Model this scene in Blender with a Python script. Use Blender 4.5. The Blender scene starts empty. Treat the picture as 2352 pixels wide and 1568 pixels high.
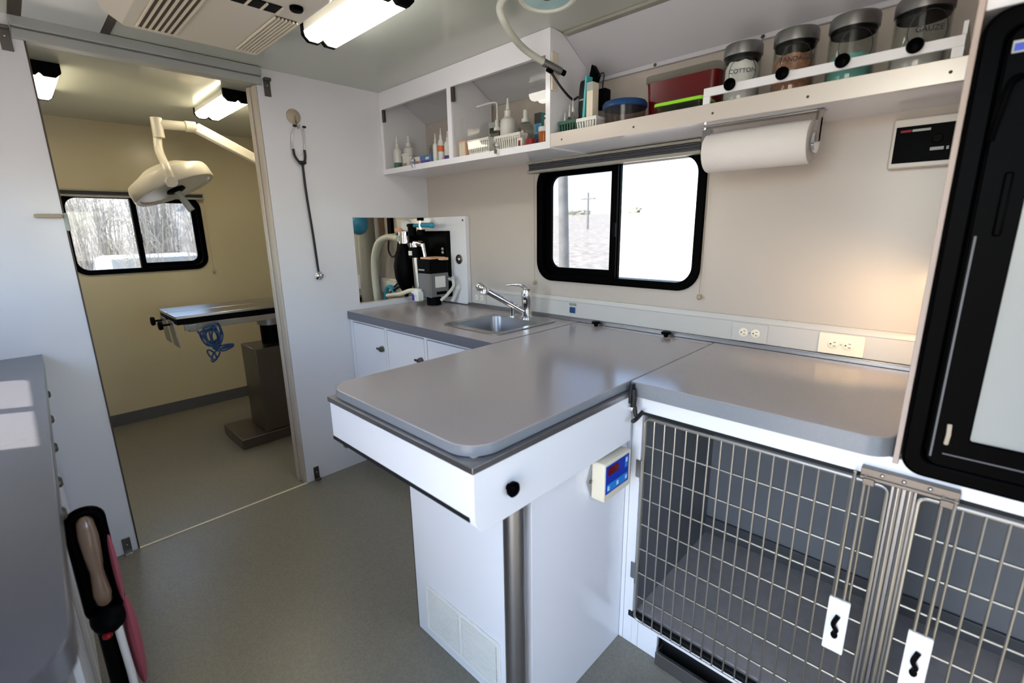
import bpy, bmesh, math, random
from mathutils import Vector, Matrix, Quaternion
R_ = random.Random(7)
PI = math.pi
scene = bpy.context.scene
col = scene.collection

# ------------------------------------------------------------------ camera, world, sun, exposure
cam_d = bpy.data.cameras.new('camera'); cam = bpy.data.objects.new('camera', cam_d); col.objects.link(cam)
CAM = Vector((2.416, -1.791, 1.324))
right = Vector((0.7219, 0.6918, -0.0144)); down = Vector((0.1505, -0.1773, -0.9726)); fwd = Vector((-0.6754, 0.7000, -0.2322))
fwd.normalize(); right = (right - fwd*right.dot(fwd)).normalized(); up = right.cross(fwd)
m3 = Matrix((right, up, -fwd)).transposed()
cam.matrix_world = Matrix.Translation(CAM) @ m3.to_4x4()
cam_d.sensor_width = 36.0; cam_d.lens = 1087.3/2352*36; cam_d.clip_start = 0.02; cam_d.clip_end = 6000
cam_d.dof.use_dof = True; cam_d.dof.focus_distance = 2.05; cam_d.dof.aperture_fstop = 2.8
scene.camera = cam
vs = scene.view_settings
vs.view_transform = 'Standard'; vs.look = 'None'; vs.gamma = 1.0; vs.exposure = 1.75; vs.use_curve_mapping = False

SKY = 0.5; SUN = 6.5; TUBE = 4.6
w = bpy.data.worlds.new('world'); scene.world = w; w.use_nodes = True
nt = w.node_tree; nt.nodes.clear()
sky = nt.nodes.new('ShaderNodeTexSky'); sky.sky_type = 'NISHITA'; sky.sun_disc = False
sky.sun_elevation = math.radians(47.6); sky.sun_rotation = math.radians(210); sky.air_density = 1.0; sky.dust_density = 1.0
bg = nt.nodes.new('ShaderNodeBackground'); bg.inputs['Strength'].default_value = SKY
wo = nt.nodes.new('ShaderNodeOutputWorld')
nt.links.new(sky.outputs[0], bg.inputs[0]); nt.links.new(bg.outputs[0], wo.inputs[0])
sun_d = bpy.data.lights.new('sun', 'SUN'); sun_d.energy = SUN; sun_d.angle = 0.009; sun_d.color = (1, .95, .87)
sun = bpy.data.objects.new('sun', sun_d); col.objects.link(sun)
sun.rotation_euler = Vector((.35, .60, -.76)).to_track_quat('-Z', 'Y').to_euler(); sun.location = (0, -20, 25)

# ------------------------------------------------------------------ helpers
def lin(h):
    h = h.lstrip('#'); c = [int(h[i:i+2], 16)/255 for i in (0, 2, 4)]
    return tuple((v/12.92 if v <= .04045 else ((v+.055)/1.055)**2.4) for v in c) + (1.0,)
M = {}
def mat(name, hx, rough=.5, metal=0., var=0., vscale=8., bump=0., bscale=60., trans=0., ior=1.45, emit=None, es=0., coat=0., spec=.5, aniso=0.):
    m = bpy.data.materials.new(name); m.use_nodes = True; t = m.node_tree; b = t.nodes['Principled BSDF']
    c = lin(hx)
    b.inputs['Base Color'].default_value = c; b.inputs['Roughness'].default_value = rough; b.inputs['Metallic'].default_value = metal
    b.inputs['IOR'].default_value = ior; b.inputs['Transmission Weight'].default_value = trans; b.inputs['Coat Weight'].default_value = coat
    b.inputs['Coat Roughness'].default_value = .05; b.inputs['Specular IOR Level'].default_value = spec
    if emit:
        b.inputs['Emission Color'].default_value = lin(emit); b.inputs['Emission Strength'].default_value = es
    if var or bump:
        tc = t.nodes.new('ShaderNodeTexCoord')
    if var:
        n = t.nodes.new('ShaderNodeTexNoise'); n.inputs['Scale'].default_value = vscale; n.inputs['Detail'].default_value = 6
        r = t.nodes.new('ShaderNodeValToRGB')
        r.color_ramp.elements[0].color = tuple(v*(1-var) for v in c[:3])+(1,); r.color_ramp.elements[1].color = tuple(min(1, v*(1+var)) for v in c[:3])+(1,)
        r.color_ramp.elements[0].position = .35; r.color_ramp.elements[1].position = .65
        t.links.new(tc.outputs['Object'], n.inputs['Vector']); t.links.new(n.outputs['Fac'], r.inputs[0]); t.links.new(r.outputs[0], b.inputs['Base Color'])
    if bump:
        n2 = t.nodes.new('ShaderNodeTexNoise'); n2.inputs['Scale'].default_value = bscale; n2.inputs['Detail'].default_value = 3
        bp = t.nodes.new('ShaderNodeBump'); bp.inputs['Strength'].default_value = bump; bp.inputs['Distance'].default_value = .003
        t.links.new(tc.outputs['Object'], n2.inputs['Vector']); t.links.new(n2.outputs['Fac'], bp.inputs['Height']); t.links.new(bp.outputs[0], b.inputs['Normal'])
    M[name] = m; return m
def glassmat(name, tint='ffffff', rough=0.0, gloss=1.0):
    m = bpy.data.materials.new(name); m.use_nodes = True; t = m.node_tree; t.nodes.clear()
    o = t.nodes.new('ShaderNodeOutputMaterial'); mx = t.nodes.new('ShaderNodeMixShader'); tr = t.nodes.new('ShaderNodeBsdfTransparent'); gl = t.nodes.new('ShaderNodeBsdfGlossy')
    lw = t.nodes.new('ShaderNodeLayerWeight'); lw.inputs['Blend'].default_value = .5
    pw = t.nodes.new('ShaderNodeMath'); pw.operation = 'POWER'; pw.inputs[1].default_value = 4.5
    fr = t.nodes.new('ShaderNodeMath'); fr.operation = 'MULTIPLY_ADD'; fr.inputs[1].default_value = .85; fr.inputs[2].default_value = .045*gloss
    t.links.new(lw.outputs['Facing'], pw.inputs[0]); t.links.new(pw.outputs[0], fr.inputs[0])
    tr.inputs[0].default_value = lin(tint); gl.inputs['Roughness'].default_value = rough
    t.links.new(fr.outputs[0], mx.inputs[0]); t.links.new(tr.outputs[0], mx.inputs[1]); t.links.new(gl.outputs[0], mx.inputs[2]); t.links.new(mx.outputs[0], o.inputs[0])
    M[name] = m; return m

mat('white_lam', 'e2e2e6', .16, spec=.5)
mat('steel_white', 'd8cfc6', .3, metal=.35)
mat('white_wall', 'd6d6da', .17, bump=.03, bscale=5)
mat('cream_wall', 'bab1a8', .28, bump=.03, bscale=6)
mat('surgery_wall', 'c6bb9c', .25, bump=.05, bscale=4)
mat('ceiling', 'c0c4ba', .16, bump=.04, bscale=4)
mat('ceil_panel', 'c9cdcd', .3)
mat('cove', 'c6c6cb', .35)
mat('floor', '7a766a', .33, var=.10, vscale=130, bump=.05, bscale=160)
mat('side_top', '515055', .2)
mat('counter', 'a29998', .17, var=.03, vscale=260)
mat('edge_sky_tint', '7b7e84', .3, var=.03, vscale=200)  # bluish light of the sky put into the counter edge colour
mat('baseboard', '55565a', .5)
mat('steel', 'a9a6a2', .28, metal=1)
mat('brushed', '99989a', .36, metal=1, bump=.04, bscale=300)
mat('dark_steel', '6b6662', .35, metal=1)
mat('chrome', 'e2e2e4', .06, metal=1)
mat('wire', 'b8b4ac', .36, metal=1)
mat('black', '040405', .5, spec=.06)
mat('black_gloss', '020203', .35, spec=.02)
mat('rubber', '101013', .55)
mat('gasket', '0a0a0c', .7)
mat('white_plastic', 'e4e2dd', .35)
mat('beige_plastic', 'ddd3bd', .45)
mat('cream_plastic', 'ddd3bd', .4)
mat('grey_plastic', '8b8b88', .45)
mat('machine_grey', '6e6e70', .4)
mat('edge_shaded', '66666e', .3)  # sink counter edge, darker copy with its shade put into the colour
mat('lamp_white', 'c2bcae', .3)
mat('liner', '6f7176', .35, var=.05, vscale=6)
mat('liner_floor', 'a39d99', .45, var=.06, vscale=30)
mat('dark_liner', '46474b', .5)
mat('outlet', 'e9e2cf', .35)
mat('blue_panel', '0a2fa8', .35)
mat('blue_light', '1f7fd0', .35)
mat('button', 'bcd4ea', .4)
mat('red_display', '5a0008', .15)
mat('red', '8e0710', .3)
mat('red_bin', '5e060c', .3)
mat('lime', '8fd42c', .35)
mat('navy', '0d3c6e', .4)
mat('teal', '2fa5ad', .35)
mat('green', '2a5a48', .5)
mat('paper', 'd9d4d0', .9, bump=.2, bscale=120)
mat('cotton', 'eeeae8', .95, bump=.5, bscale=80)
mat('tan_swab', 'a8755a', .8, var=.3, vscale=90)
mat('teal_liquid', '7fc4bc', .3)
mat('peach', 'e3b08c', .5)
mat('amber', 'a8541a', .2)
mat('orange', 'd8642a', .4)
mat('blue_print', '3f6fae', .4)
mat('purple', '4a2c8c', .4)
mat('pink', 'c98f96', .5)
mat('gold', 'b0905a', .5)
mat('pill_white', 'dcdcd8', .4)
mat('print_dark', '26262c', .6)
mat('print_grey', 'a5aaa5', .6)
mat('print_red', '7a0a18', .6)
mat('lamp_lens', 'd3d6d6', .22)
mat('fridge_panel', '828686', .22)
mat('shade_cloth', '4e5058', .6)
mat('shade_bar', '9a988c', .4)
mat('jamb', 'bdb3a6', .4)
mat('raceway', 'c2c0bd', .35)
mat('panel_edge', 'a8978e', .5)
mat('wire_dull', '9a958c', .5, metal=1)
mat('ac_beige', 'd0c8ba', .4)
mat('header_grey', '9fa19d', .35)
mat('bronze', '4a3f38', .5, metal=.3)
mat('tan_handle', 'a89a86', .5)
mat('tan_grip', '7b6350', .2, coat=.6)
mat('bag_pink', '9c4a58', .8)
mat('rope', '2f4a78', .85, var=.6, vscale=160)
mat('hose', 'c9cabd', .4)
mat('blue_ball', '2f7fa8', .3)
mat('cyl_grey', '8d8a80', .4)
mat('teal_hose', '2a8fae', .4)
mat('cable', '0c0c0f', .5)
mat('skylens', '9fc0c0', .12, spec=.8)
mat('field', 'c8b8a2', .95, var=.25, vscale=2.5)
mat('bark', '8f877c', .95, var=.2, vscale=6)
mat('twig', '8c857a', .95)
mat('needle', '5c6a58', .95)
mat('bank', '8d867a', .95, var=.3, vscale=3)
mat('pole_wood', 'a09a90', .9, var=.15, vscale=5)
mat('vehicle_white', 'f2f2f2', .3)
mat('tire', '1a1a1a', .8)
mat('hill', 'b9b3a0', .95, var=.2, vscale=.3)
mat('tube_lens', 'ffffff', .4, emit='fffaf0', es=TUBE)
mat('tube_lens_warm', 'ffffff', .4, emit='fff0cc', es=TUBE*1.25)
mat('added_glow_bulb', 'ffffff', .4, emit='ffc98a', es=30)
glassmat('pane', 'b2b6b8'); glassmat('clear_pane'); glassmat('surgery_pane', 'd2d4d4'); glassmat('surgery_screen', 'b6b8bb'); glassmat('screened', '74787e'); glassmat('door_glass', 'f6f6f4', gloss=1.2)
glassmat('jar_glass', 'f6f8f7', gloss=.8); glassmat('clear_plastic', 'e6e8e6', .1); glassmat('frosted', 'dcdad4', .2)
glassmat('tub_plastic', 'd2c4c0', .2)

ORG = {}
class MB:
    def __init__(s): s.v = []; s.f = []
    def add(s, vs_, fs_):
        b = len(s.v); s.v += [Vector(v) for v in vs_]; s.f += [tuple(b+i for i in f) for f in fs_]; return s
    def box(s, x0, x1, y0, y1, z0, z1):
        if x0 > x1: x0, x1 = x1, x0
        if y0 > y1: y0, y1 = y1, y0
        if z0 > z1: z0, z1 = z1, z0
        return s.add([(x0,y0,z0),(x1,y0,z0),(x1,y1,z0),(x0,y1,z0),(x0,y0,z1),(x1,y0,z1),(x1,y1,z1),(x0,y1,z1)],
                     [(0,3,2,1),(4,5,6,7),(0,1,5,4),(1,2,6,5),(2,3,7,6),(3,0,4,7)])
    def prism(s, pts, axis, a, b):
        n = len(pts)
        def P(p, h):
            return (h, p[0], p[1]) if axis == 'x' else ((p[0], h, p[1]) if axis == 'y' else (p[0], p[1], h))
        vs_ = [P(p, a) for p in pts]+[P(p, b) for p in pts]
        fs_ = [tuple(range(n-1, -1, -1)), tuple(range(n, 2*n))]+[(i, (i+1) % n, n+(i+1) % n, n+i) for i in range(n)]
        return s.add(vs_, fs_)
    def frame(s, o, i, axis, a, b):
        n = len(o); assert n == len(i)
        def P(p, h):
            return (h, p[0], p[1]) if axis == 'x' else ((p[0], h, p[1]) if axis == 'y' else (p[0], p[1], h))
        vs_ = [P(p, a) for p in o]+[P(p, a) for p in i]+[P(p, b) for p in o]+[P(p, b) for p in i]
        fs_ = []
        for k in range(n):
            l = (k+1) % n
            fs_ += [(k, l, n+l, n+k), (2*n+k, 3*n+k, 3*n+l, 2*n+l), (k, 2*n+k, 2*n+l, l), (n+k, n+l, 3*n+l, 3*n+k)]
        return s.add(vs_, fs_)
    def cyl(s, p0, p1, r0, r1=None, n=14, cap=True):
        p0, p1 = Vector(p0), Vector(p1); r1 = r0 if r1 is None else r1
        d = (p1-p0).normalized(); a = d.orthogonal().normalized(); b = d.cross(a)
        vs_ = []
        for p, r in ((p0, r0), (p1, r1)):
            for k in range(n):
                t = 2*PI*k/n; vs_.append(p+a*math.cos(t)*r+b*math.sin(t)*r)
        fs_ = [(k, (k+1) % n, n+(k+1) % n, n+k) for k in range(n)]
        if cap: fs_ += [tuple(range(n-1, -1, -1)), tuple(range(n, 2*n))]
        return s.add(vs_, fs_)
    def lathe(s, prof, c=(0,0,0), d=(0,0,1), n=20):
        c = Vector(c); d = Vector(d).normalized(); a = d.orthogonal().normalized(); b = d.cross(a)
        vs_ = []; m = len(prof)
        for r, h in prof:
            for k in range(n):
                t = 2*PI*k/n; vs_.append(c+d*h+(a*math.cos(t)+b*math.sin(t))*max(r, 1e-5))
        fs_ = [(i*n+k, i*n+(k+1) % n, (i+1)*n+(k+1) % n, (i+1)*n+k) for i in range(m-1) for k in range(n)]
        fs_ += [tuple(range(n-1, -1, -1)), tuple((m-1)*n+k for k in range(n))]
        return s.add(vs_, fs_)
    def tube(s, path, r, n=8, closed=False, taper=None):
        P_ = [Vector(p) for p in path]; m = len(P_); vs_ = []; prev = None
        for i in range(m):
            if closed: t = P_[(i+1) % m]-P_[i-1]
            else: t = P_[min(i+1, m-1)]-P_[max(i-1, 0)]
            t.normalize()
            if prev is None: a = t.orthogonal().normalized()
            else:
                a = prev-t*prev.dot(t)
                a = a.normalized() if a.length > 1e-6 else t.orthogonal().normalized()
            prev = a; b = t.cross(a)
            rr = r if taper is None else r*(1+(taper-1)*i/(m-1))
            for k in range(n):
                q = 2*PI*k/n; vs_.append(P_[i]+(a*math.cos(q)+b*math.sin(q))*rr)
        mm = m if closed else m-1
        fs_ = [(i*n+k, i*n+(k+1) % n, ((i+1) % m)*n+(k+1) % n, ((i+1) % m)*n+k) for i in range(mm) for k in range(n)]
        if not closed: fs_ += [tuple(range(n-1, -1, -1)), tuple((m-1)*n+k for k in range(n))]
        return s.add(vs_, fs_)
    def sph(s, c, r, nu=16, nv=10):
        if not hasattr(r, '__len__'): r = (r, r, r)
        c = Vector(c); vs_ = [c+Vector((0, 0, r[2]))]
        for j in range(1, nv):
            t = PI*j/nv
            for k in range(nu):
                p = 2*PI*k/nu; vs_.append(c+Vector((r[0]*math.sin(t)*math.cos(p), r[1]*math.sin(t)*math.sin(p), r[2]*math.cos(t))))
        vs_.append(c-Vector((0, 0, r[2]))); L = len(vs_)-1
        fs_ = [(0, 1+k, 1+(k+1) % nu) for k in range(nu)]
        for j in range(nv-2):
            for k in range(nu):
                a = 1+j*nu+k; b = 1+j*nu+(k+1) % nu; fs_.append((a, a+nu, b+nu, b))
        fs_ += [(L, 1+(nv-2)*nu+(k+1) % nu, 1+(nv-2)*nu+k) for k in range(nu)]
        return s.add(vs_, fs_)
    def xf(s, mtx):
        s.v = [mtx @ v for v in s.v]; return s
    def build(s, name, m, parent=None, bevel=0., smooth=True, label=None, cat=None, group=None, kind=None, org=None, seg=2):
        o0 = ORG[parent.name] if parent else Vector(org) if org else base_of(s.v)
        me = bpy.data.meshes.new(name); me.from_pydata([tuple(v-o0) for v in s.v], [], s.f)
        b = bmesh.new(); b.from_mesh(me); bmesh.ops.recalc_face_normals(b, faces=b.faces); b.to_mesh(me); b.free()
        if smooth:
            me.polygons.foreach_set('use_smooth', [True]*len(me.polygons)); me.set_sharp_from_angle(angle=math.radians(38))
        me.materials.append(M[m] if isinstance(m, str) else m)
        o = bpy.data.objects.new(name, me); col.objects.link(o)
        if parent: o.parent = parent
        else: o.location = o0
        ORG[o.name] = o0
        if bevel:
            bv = o.modifiers.new('bevel', 'BEVEL'); bv.width = bevel; bv.segments = seg; bv.limit_method = 'ANGLE'; bv.angle_limit = math.radians(40)
        tag(o, label, cat, group, kind); return o
def base_of(v):
    return Vector(((min(p.x for p in v)+max(p.x for p in v))/2, (min(p.y for p in v)+max(p.y for p in v))/2, min(p.z for p in v)))
def tag(o, label=None, cat=None, group=None, kind=None):
    if label: o['label'] = label
    if cat: o['category'] = cat
    if group: o['group'] = group
    if kind: o['kind'] = kind
    return o
def thing(name, label, cat, loc, group=None, kind=None):
    o = bpy.data.objects.new(name, None); col.objects.link(o); o.location = loc; o.empty_display_size = .05
    ORG[o.name] = Vector(loc); return tag(o, label, cat, group, kind)
def share(src, name, parent, off):
    o = bpy.data.objects.new(name, src.data); col.objects.link(o); o.parent = parent; o.location = Vector(off)
    ORG[o.name] = ORG[parent.name]
    for md in src.modifiers:
        n = o.modifiers.new(md.name, md.type)
        if md.type == 'BEVEL': n.width = md.width; n.segments = md.segments; n.limit_method = md.limit_method; n.angle_limit = md.angle_limit
    return o
def copy_tree(o, parent=None):
    c = o.copy(); col.objects.link(c); c.parent = parent
    for ch in list(o.children): copy_tree(ch, c)
    ORG[c.name] = ORG[o.name]
    return c
def rr(x0, x1, y0, y1, r, n=6):
    """rounded rectangle outline, counter clockwise"""
    if not hasattr(r, '__len__'): r = (r,)*4
    pts = []
    for (cx, cy, a0, q) in ((x1, y1, 0, r[2]), (x0, y1, 90, r[3]), (x0, y0, 180, r[0]), (x1, y0, 270, r[1])):
        ccx = cx-q if cx == x1 else cx+q; ccy = cy-q if cy == y1 else cy+q
        for k in range(n+1):
            t = math.radians(a0+90*k/n); pts.append((ccx+q*math.cos(t), ccy+q*math.sin(t)))
    return pts
def bez(pts, n=8):
    """smooth path through points (Catmull-Rom)"""
    P_ = [Vector(p) for p in pts]; P_ = [2*P_[0]-P_[1]]+P_+[2*P_[-1]-P_[-2]]; out = []
    for i in range(1, len(P_)-2):
        for k in range(n):
            t = k/n; a, b, c, d = P_[i-1:i+3]
            out.append(.5*((2*b)+(c-a)*t+(2*a-5*b+4*c-d)*t*t+(-a+3*b-3*c+d)*t**3))
    out.append(P_[-2]); return out
def text(name, s_, size, mtx, m, parent, depth=.0004):
    cu = bpy.data.curves.new('txt', 'FONT'); cu.body = s_; cu.size = size; cu.extrude = depth; cu.align_x = 'CENTER'; cu.align_y = 'CENTER'
    t = bpy.data.objects.new('txt', cu); col.objects.link(t)
    dg = bpy.context.evaluated_depsgraph_get(); me = bpy.data.meshes.new_from_object(t.evaluated_get(dg))
    bpy.data.objects.remove(t); bpy.data.curves.remove(cu)
    me.transform(Matrix.Translation(-ORG[parent.name]) @ mtx)
    me.materials.clear(); me.materials.append(M[m]); me.name = name
    o = bpy.data.objects.new(name, me); col.objects.link(o); o.parent = parent; ORG[o.name] = ORG[parent.name]; return o
def face_y(c):      # text facing -y, reading along +x
    return Matrix.Translation(c) @ Matrix.Rotation(PI/2, 4, 'X')

# ------------------------------------------------------------------ room shell
XF, XR, YB, ZC = -1.78, 3.4, -2.35, 2.035
TH = .06
def wall_y(y0, y1, x0, x1, z0, z1, holes):
    """wall slab between y0,y1 with rectangular holes (x0,x1,z0,z1), sorted in x"""
    b = MB(); x = x0
    for h in holes:
        b.box(x, h[0], y0, y1, z0, z1); b.box(h[0], h[1], y0, y1, z0, h[2]); b.box(h[0], h[1], y0, y1, h[3], z1); x = h[1]
    b.box(x, x1, y0, y1, z0, z1); return b
def wall_x(a0, a1, y0, y1, z0, z1, holes):
    b = MB(); y = y0
    for h in holes:
        b.box(a0, a1, y, h[0], z0, z1)
        if h[2] > z0: b.box(a0, a1, h[0], h[1], z0, h[2])
        if h[3] < z1: b.box(a0, a1, h[0], h[1], h[3], z1)
        y = h[1]
    b.box(a0, a1, y, y1, z0, z1); return b
MB().box(XF-TH, XR+TH, YB-TH, TH, -.08, 0).build('floor', 'floor', kind='structure', label='grey green vinyl floor with fine speckle', smooth=False)
MB().box(XF-TH, XR+TH, YB-TH, TH, ZC, ZC+.08).build('ceiling', 'ceiling', kind='structure', label='glossy pale ceiling over both rooms', smooth=False)
W1 = (.905, 1.655, 1.105, 1.578)          # window opening in long wall
wall_y(0, TH, XF-TH, XR+TH, 0, ZC, [W1]).build('wall_front', 'cream_wall', kind='structure', label='cream long wall with sliding window', smooth=False)
W2 = (-1.505, -.785, 1.09, 1.56)           # surgery window (y0,y1,z0,z1)
wall_x(XF-TH, XF, YB, 0, 0, ZC, [W2]).build('wall_far', 'surgery_wall', kind='structure', label='beige end wall of surgery room', smooth=False)
W3 = (.04, .78, 1.14, 1.645)
wall_y(YB-TH, YB, XF-TH, XR+TH, 0, ZC, [W3, (1.90, 2.72, .02, 1.92)]).build('wall_back', 'white_wall', kind='structure', label='white long wall behind grey side counter with open entry', smooth=False)
wall_x(XR, XR+TH, YB, 0, 0, ZC, [(-1.55, -.85, .95, 1.65)]).build('wall_right', 'white_wall', kind='structure', label='white rear wall with window opening', smooth=False)
DY0, DY1, DZ = -1.63, -.90, 1.985
wall_x(-.05, 0, YB, 0, 0, ZC, [(DY0, DY1, 0, DZ), (-.497, -.001, .926, 1.393)]).build('wall_left', 'white_wall', kind='structure', label='white partition with doorway and pass-through', smooth=False)
# door header track, jambs, threshold
b = MB(); b.box(-.04, .022, DY0-.03, DY1+.02, 1.998, 2.033); b.box(-.04, .014, DY0-.03, DY1+.02, 1.962, 1.994)
b.build('trim_1', 'header_grey', kind='structure', label='grey metal door header track', bevel=.003)
b = MB(); b.box(-.112, -.003, DY1-.010, DY1-.0005, 0, 1.96); b.box(-.085, -.055, DY1-.018, DY1-.0105, 0, 1.96)
b.build('trim_2', 'jamb', kind='structure', label='beige door jamb beside stethoscope wall', bevel=.002)
MB().box(-.004, .006, DY0, DY1, 0, .003).build('trim_3', 'beige_plastic', kind='structure', label='thin pale threshold line in doorway')
MB().box(-.05, .003, DY0-.004, DY0+.001, 0, 1.985).build('trim_4', 'bronze', kind='structure', label='dark edge of partition beside doorway')
MB().box(XF, XF+.008, YB, 0, 0, .085).build('baseboard_far', 'baseboard', kind='structure', label='dark grey vinyl baseboard in surgery room', bevel=.002)
b = MB(); b.box(.0, 2.2, -1.425, -1.40, ZC-.004, ZC); b.box(0, 2.2, -1.66, -1.63, ZC-.006, ZC)
b.build('trim_5', 'bronze', kind='structure', label='dark ceiling seams beside roof air unit')
MB().box(.0, 2.2, -1.628, -1.427, ZC-.004, ZC-.0005).build('trim_6', 'ceil_panel', kind='structure', label='pale ceiling panel between dark seams')
# cove: sloped panel from ceiling to long wall, with trims
b = MB(); b.prism([(-.200, ZC), (-.208, ZC-.004), (-.004, 1.912), (0, 1.918), (0, ZC)], 'x', 0.02, XR)
b.build('trim_7', 'cove', kind='structure', label='sloped cove panel between ceiling and long wall', smooth=False)
b = MB(); b.box(1.19, XR, -.222, -.190, ZC-.012, ZC-.0005); b.build('trim_8', 'shade_bar', kind='structure', label='grey trim along top of cove', bevel=.002)
b = MB(); b.box(1.19, XR, -.014, -.0005, 1.898, 1.914); b.build('trim_9', 'cove', kind='structure', label='pale trim along bottom of cove', bevel=.002)
b = MB()
for x in (1.46, 1.83, 2.07): b.sph((x, -.016, 1.905), (.006, .004, .006), 10, 6)
b.build('trim_10', 'bronze', kind='structure', label='screw heads on cove trim')
# steel strip at worktop back
b = MB(); b.box(.375, 2.37, -.034, -.0005, .9005, .912); b.box(.375, 2.37, -.034, -.024, .912, .916)
b.build('trim_11', 'brushed', kind='structure', label='stainless strip behind worktops', bevel=.001)

# ------------------------------------------------------------------ windows
def rv_window(name, label, axis, u0, u1, z0, z1, face, inward, um, left_small, tintL, tintR, r=.075, fl=.028):
    """sliding RV window. u is the wall coordinate. face = wall plane, inward = +1/-1 direction into room"""
    ctr = (u0+u1)/2
    loc = (ctr, face, z0) if axis == 'y' else (face, ctr, z0)
    t = thing(name, label, None, loc, kind='structure')
    d = lambda k: face+inward*k
    out = rr(u0-fl, u1+fl, z0-fl, z1+fl, r+fl*.5, 8)
    inn = rr(u0+.004, u1-.004, z0+.004, z1-.004, r*.85, 8)
    a = sorted((d(.012), d(-.052)))
    MB().frame(out, inn, axis, *sorted((d(0.0005), d(.014)))).build('window_frame', 'black_gloss', t, bevel=.003)
    MB().frame(rr(u0-.001, u1+.001, z0-.001, z1+.001, r*.5, 8), inn, axis, *sorted((d(-.055), d(.002)))).build('reveal', 'black', t)
    # sash of smaller pane
    s0, s1 = (u0, um+.02) if left_small else (um-.02, u1)
    so = rr(s0+.004, s1, z0+.004, z1-.004, (r*.8, .004, .004, r*.8) if left_small else (.004, r*.8, r*.8, .004), 8)
    q = .036
    si = rr(s0+.004+q, s1-q*.9, z0+.004+q*.85, z1-.004-q*.6, (r*.62, .004, .004, r*.62) if left_small else (.004, r*.62, r*.62, .004), 8)
    sash = MB().frame(so, si, axis, *sorted((d(-.012), d(-.030)))).build('sash', 'black_gloss', t, bevel=.002)
    bx = (um-.014, um+.016)
    bb = MB()
    if axis == 'y': bb.box(bx[0], bx[1], *sorted((d(.004), d(-.035))), z0+.003, z1-.003)
    else: bb.box(*sorted((d(.004), d(-.035))), bx[0], bx[1], z0+.003, z1-.003)
    bb.build('mullion', 'black_gloss', t, bevel=.002)
    lb = MB(); zc = (z0+z1)/2-.03
    if axis == 'y': lb.box(um+.006, um+.018, *sorted((d(.003), d(.016))), zc-.03, zc+.03)
    else: lb.box(*sorted((d(.003), d(.016))), um+.006, um+.018, zc-.03, zc+.03)
    lb.build('latch', 'black', t, bevel=.003)
    for (p0, p1, mm, k) in ((u0+.006, um, tintL, -.022 if left_small else -.042), (um, u1-.006, tintR, -.042 if left_small else -.022)):
        g = MB()
        if axis == 'y': g.add([(p0, d(k), z0+.006), (p1, d(k), z0+.006), (p1, d(k), z1-.006), (p0, d(k), z1-.006)], [(0, 1, 2, 3)])
        else: g.add([(d(k), p0, z0+.006), (d(k), p1, z0+.006), (d(k), p1, z1-.006), (d(k), p0, z1-.006)], [(0, 1, 2, 3)])
        g.build('pane', mm, t, smooth=False)
    return t
rv_window('window_1', 'black framed sliding window in cream long wall', 'y', W1[0], W1[1], W1[2], W1[3], 0, -1, 1.295, True, 'screened', 'pane')
rv_window('window_2', 'black framed sliding window in surgery end wall', 'x', W2[0], W2[1], W2[2], W2[3], XF, 1, -1.155, False, 'surgery_pane', 'surgery_screen')
rv_window('window_3', 'black framed sliding window above side counter', 'y', W3[0], W3[1], W3[2], W3[3], YB, 1, .445, True, 'clear_pane', 'clear_pane')

def shade(name, label, axis, u0, u1, z0, z1, face, inward, cord_z, cu):
    loc = ((u0+u1)/2, face+inward*.03, z0) if axis == 'y' else (face+inward*.03, (u0+u1)/2, z0)
    t = thing(name, label, 'window shade', loc)
    def bx(u0_, u1_, k0, k1, a, c):
        b = MB(); k = sorted((face+inward*k0, face+inward*k1))
        return b.box(u0_, u1_, k[0], k[1], a, c) if axis == 'y' else b.box(k[0], k[1], u0_, u1_, a, c)
    h = z1-z0
    bx(u0, u1, .0165, .05, z1-.010, z1).build('head_rail', 'shade_bar', t, bevel=.002)
    n = 5
    for i in range(n):
        a = z0+.013+(h-.024)*i/n; bx(u0+.004, u1-.004, .018+.004*(i % 2), .044-.004*(i % 2), a, a+(h-.024)/n-.0006).build('pleat', 'shade_cloth', t, bevel=.002)
    bx(u0, u1, .0165, .048, z0, z0+.012).build('bottom_rail', 'shade_bar', t, bevel=.002)
    for u in cu:
        p = (u, face+inward*.014) if axis == 'y' else (face+inward*.014, u)
        c = MB().cyl((p[0], p[1], cord_z), (p[0], p[1], z0+.004), .0011, n=6).build('cord', 'tan_handle', t)
        kx = MB(); kx.lathe([(.003, -.012), (.008, -.008), (.009, .002), (.005, .008)], (p[0], p[1], cord_z), (0, 0, 1), 10); kx.build('cord_weight', 'tan_handle', t)
shade('window_shade', 'grey pleated shade gathered up above the sink-side window', 'y', .848, 1.668, 1.572, 1.622, 0, -1, 1.062, (.862, 1.69))
shade('window_shade', 'brown grey shade gathered up above the surgery window', 'x', -1.53, -.735, 1.562, 1.606, XF, 1, 1.04, (-.735,))

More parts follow.
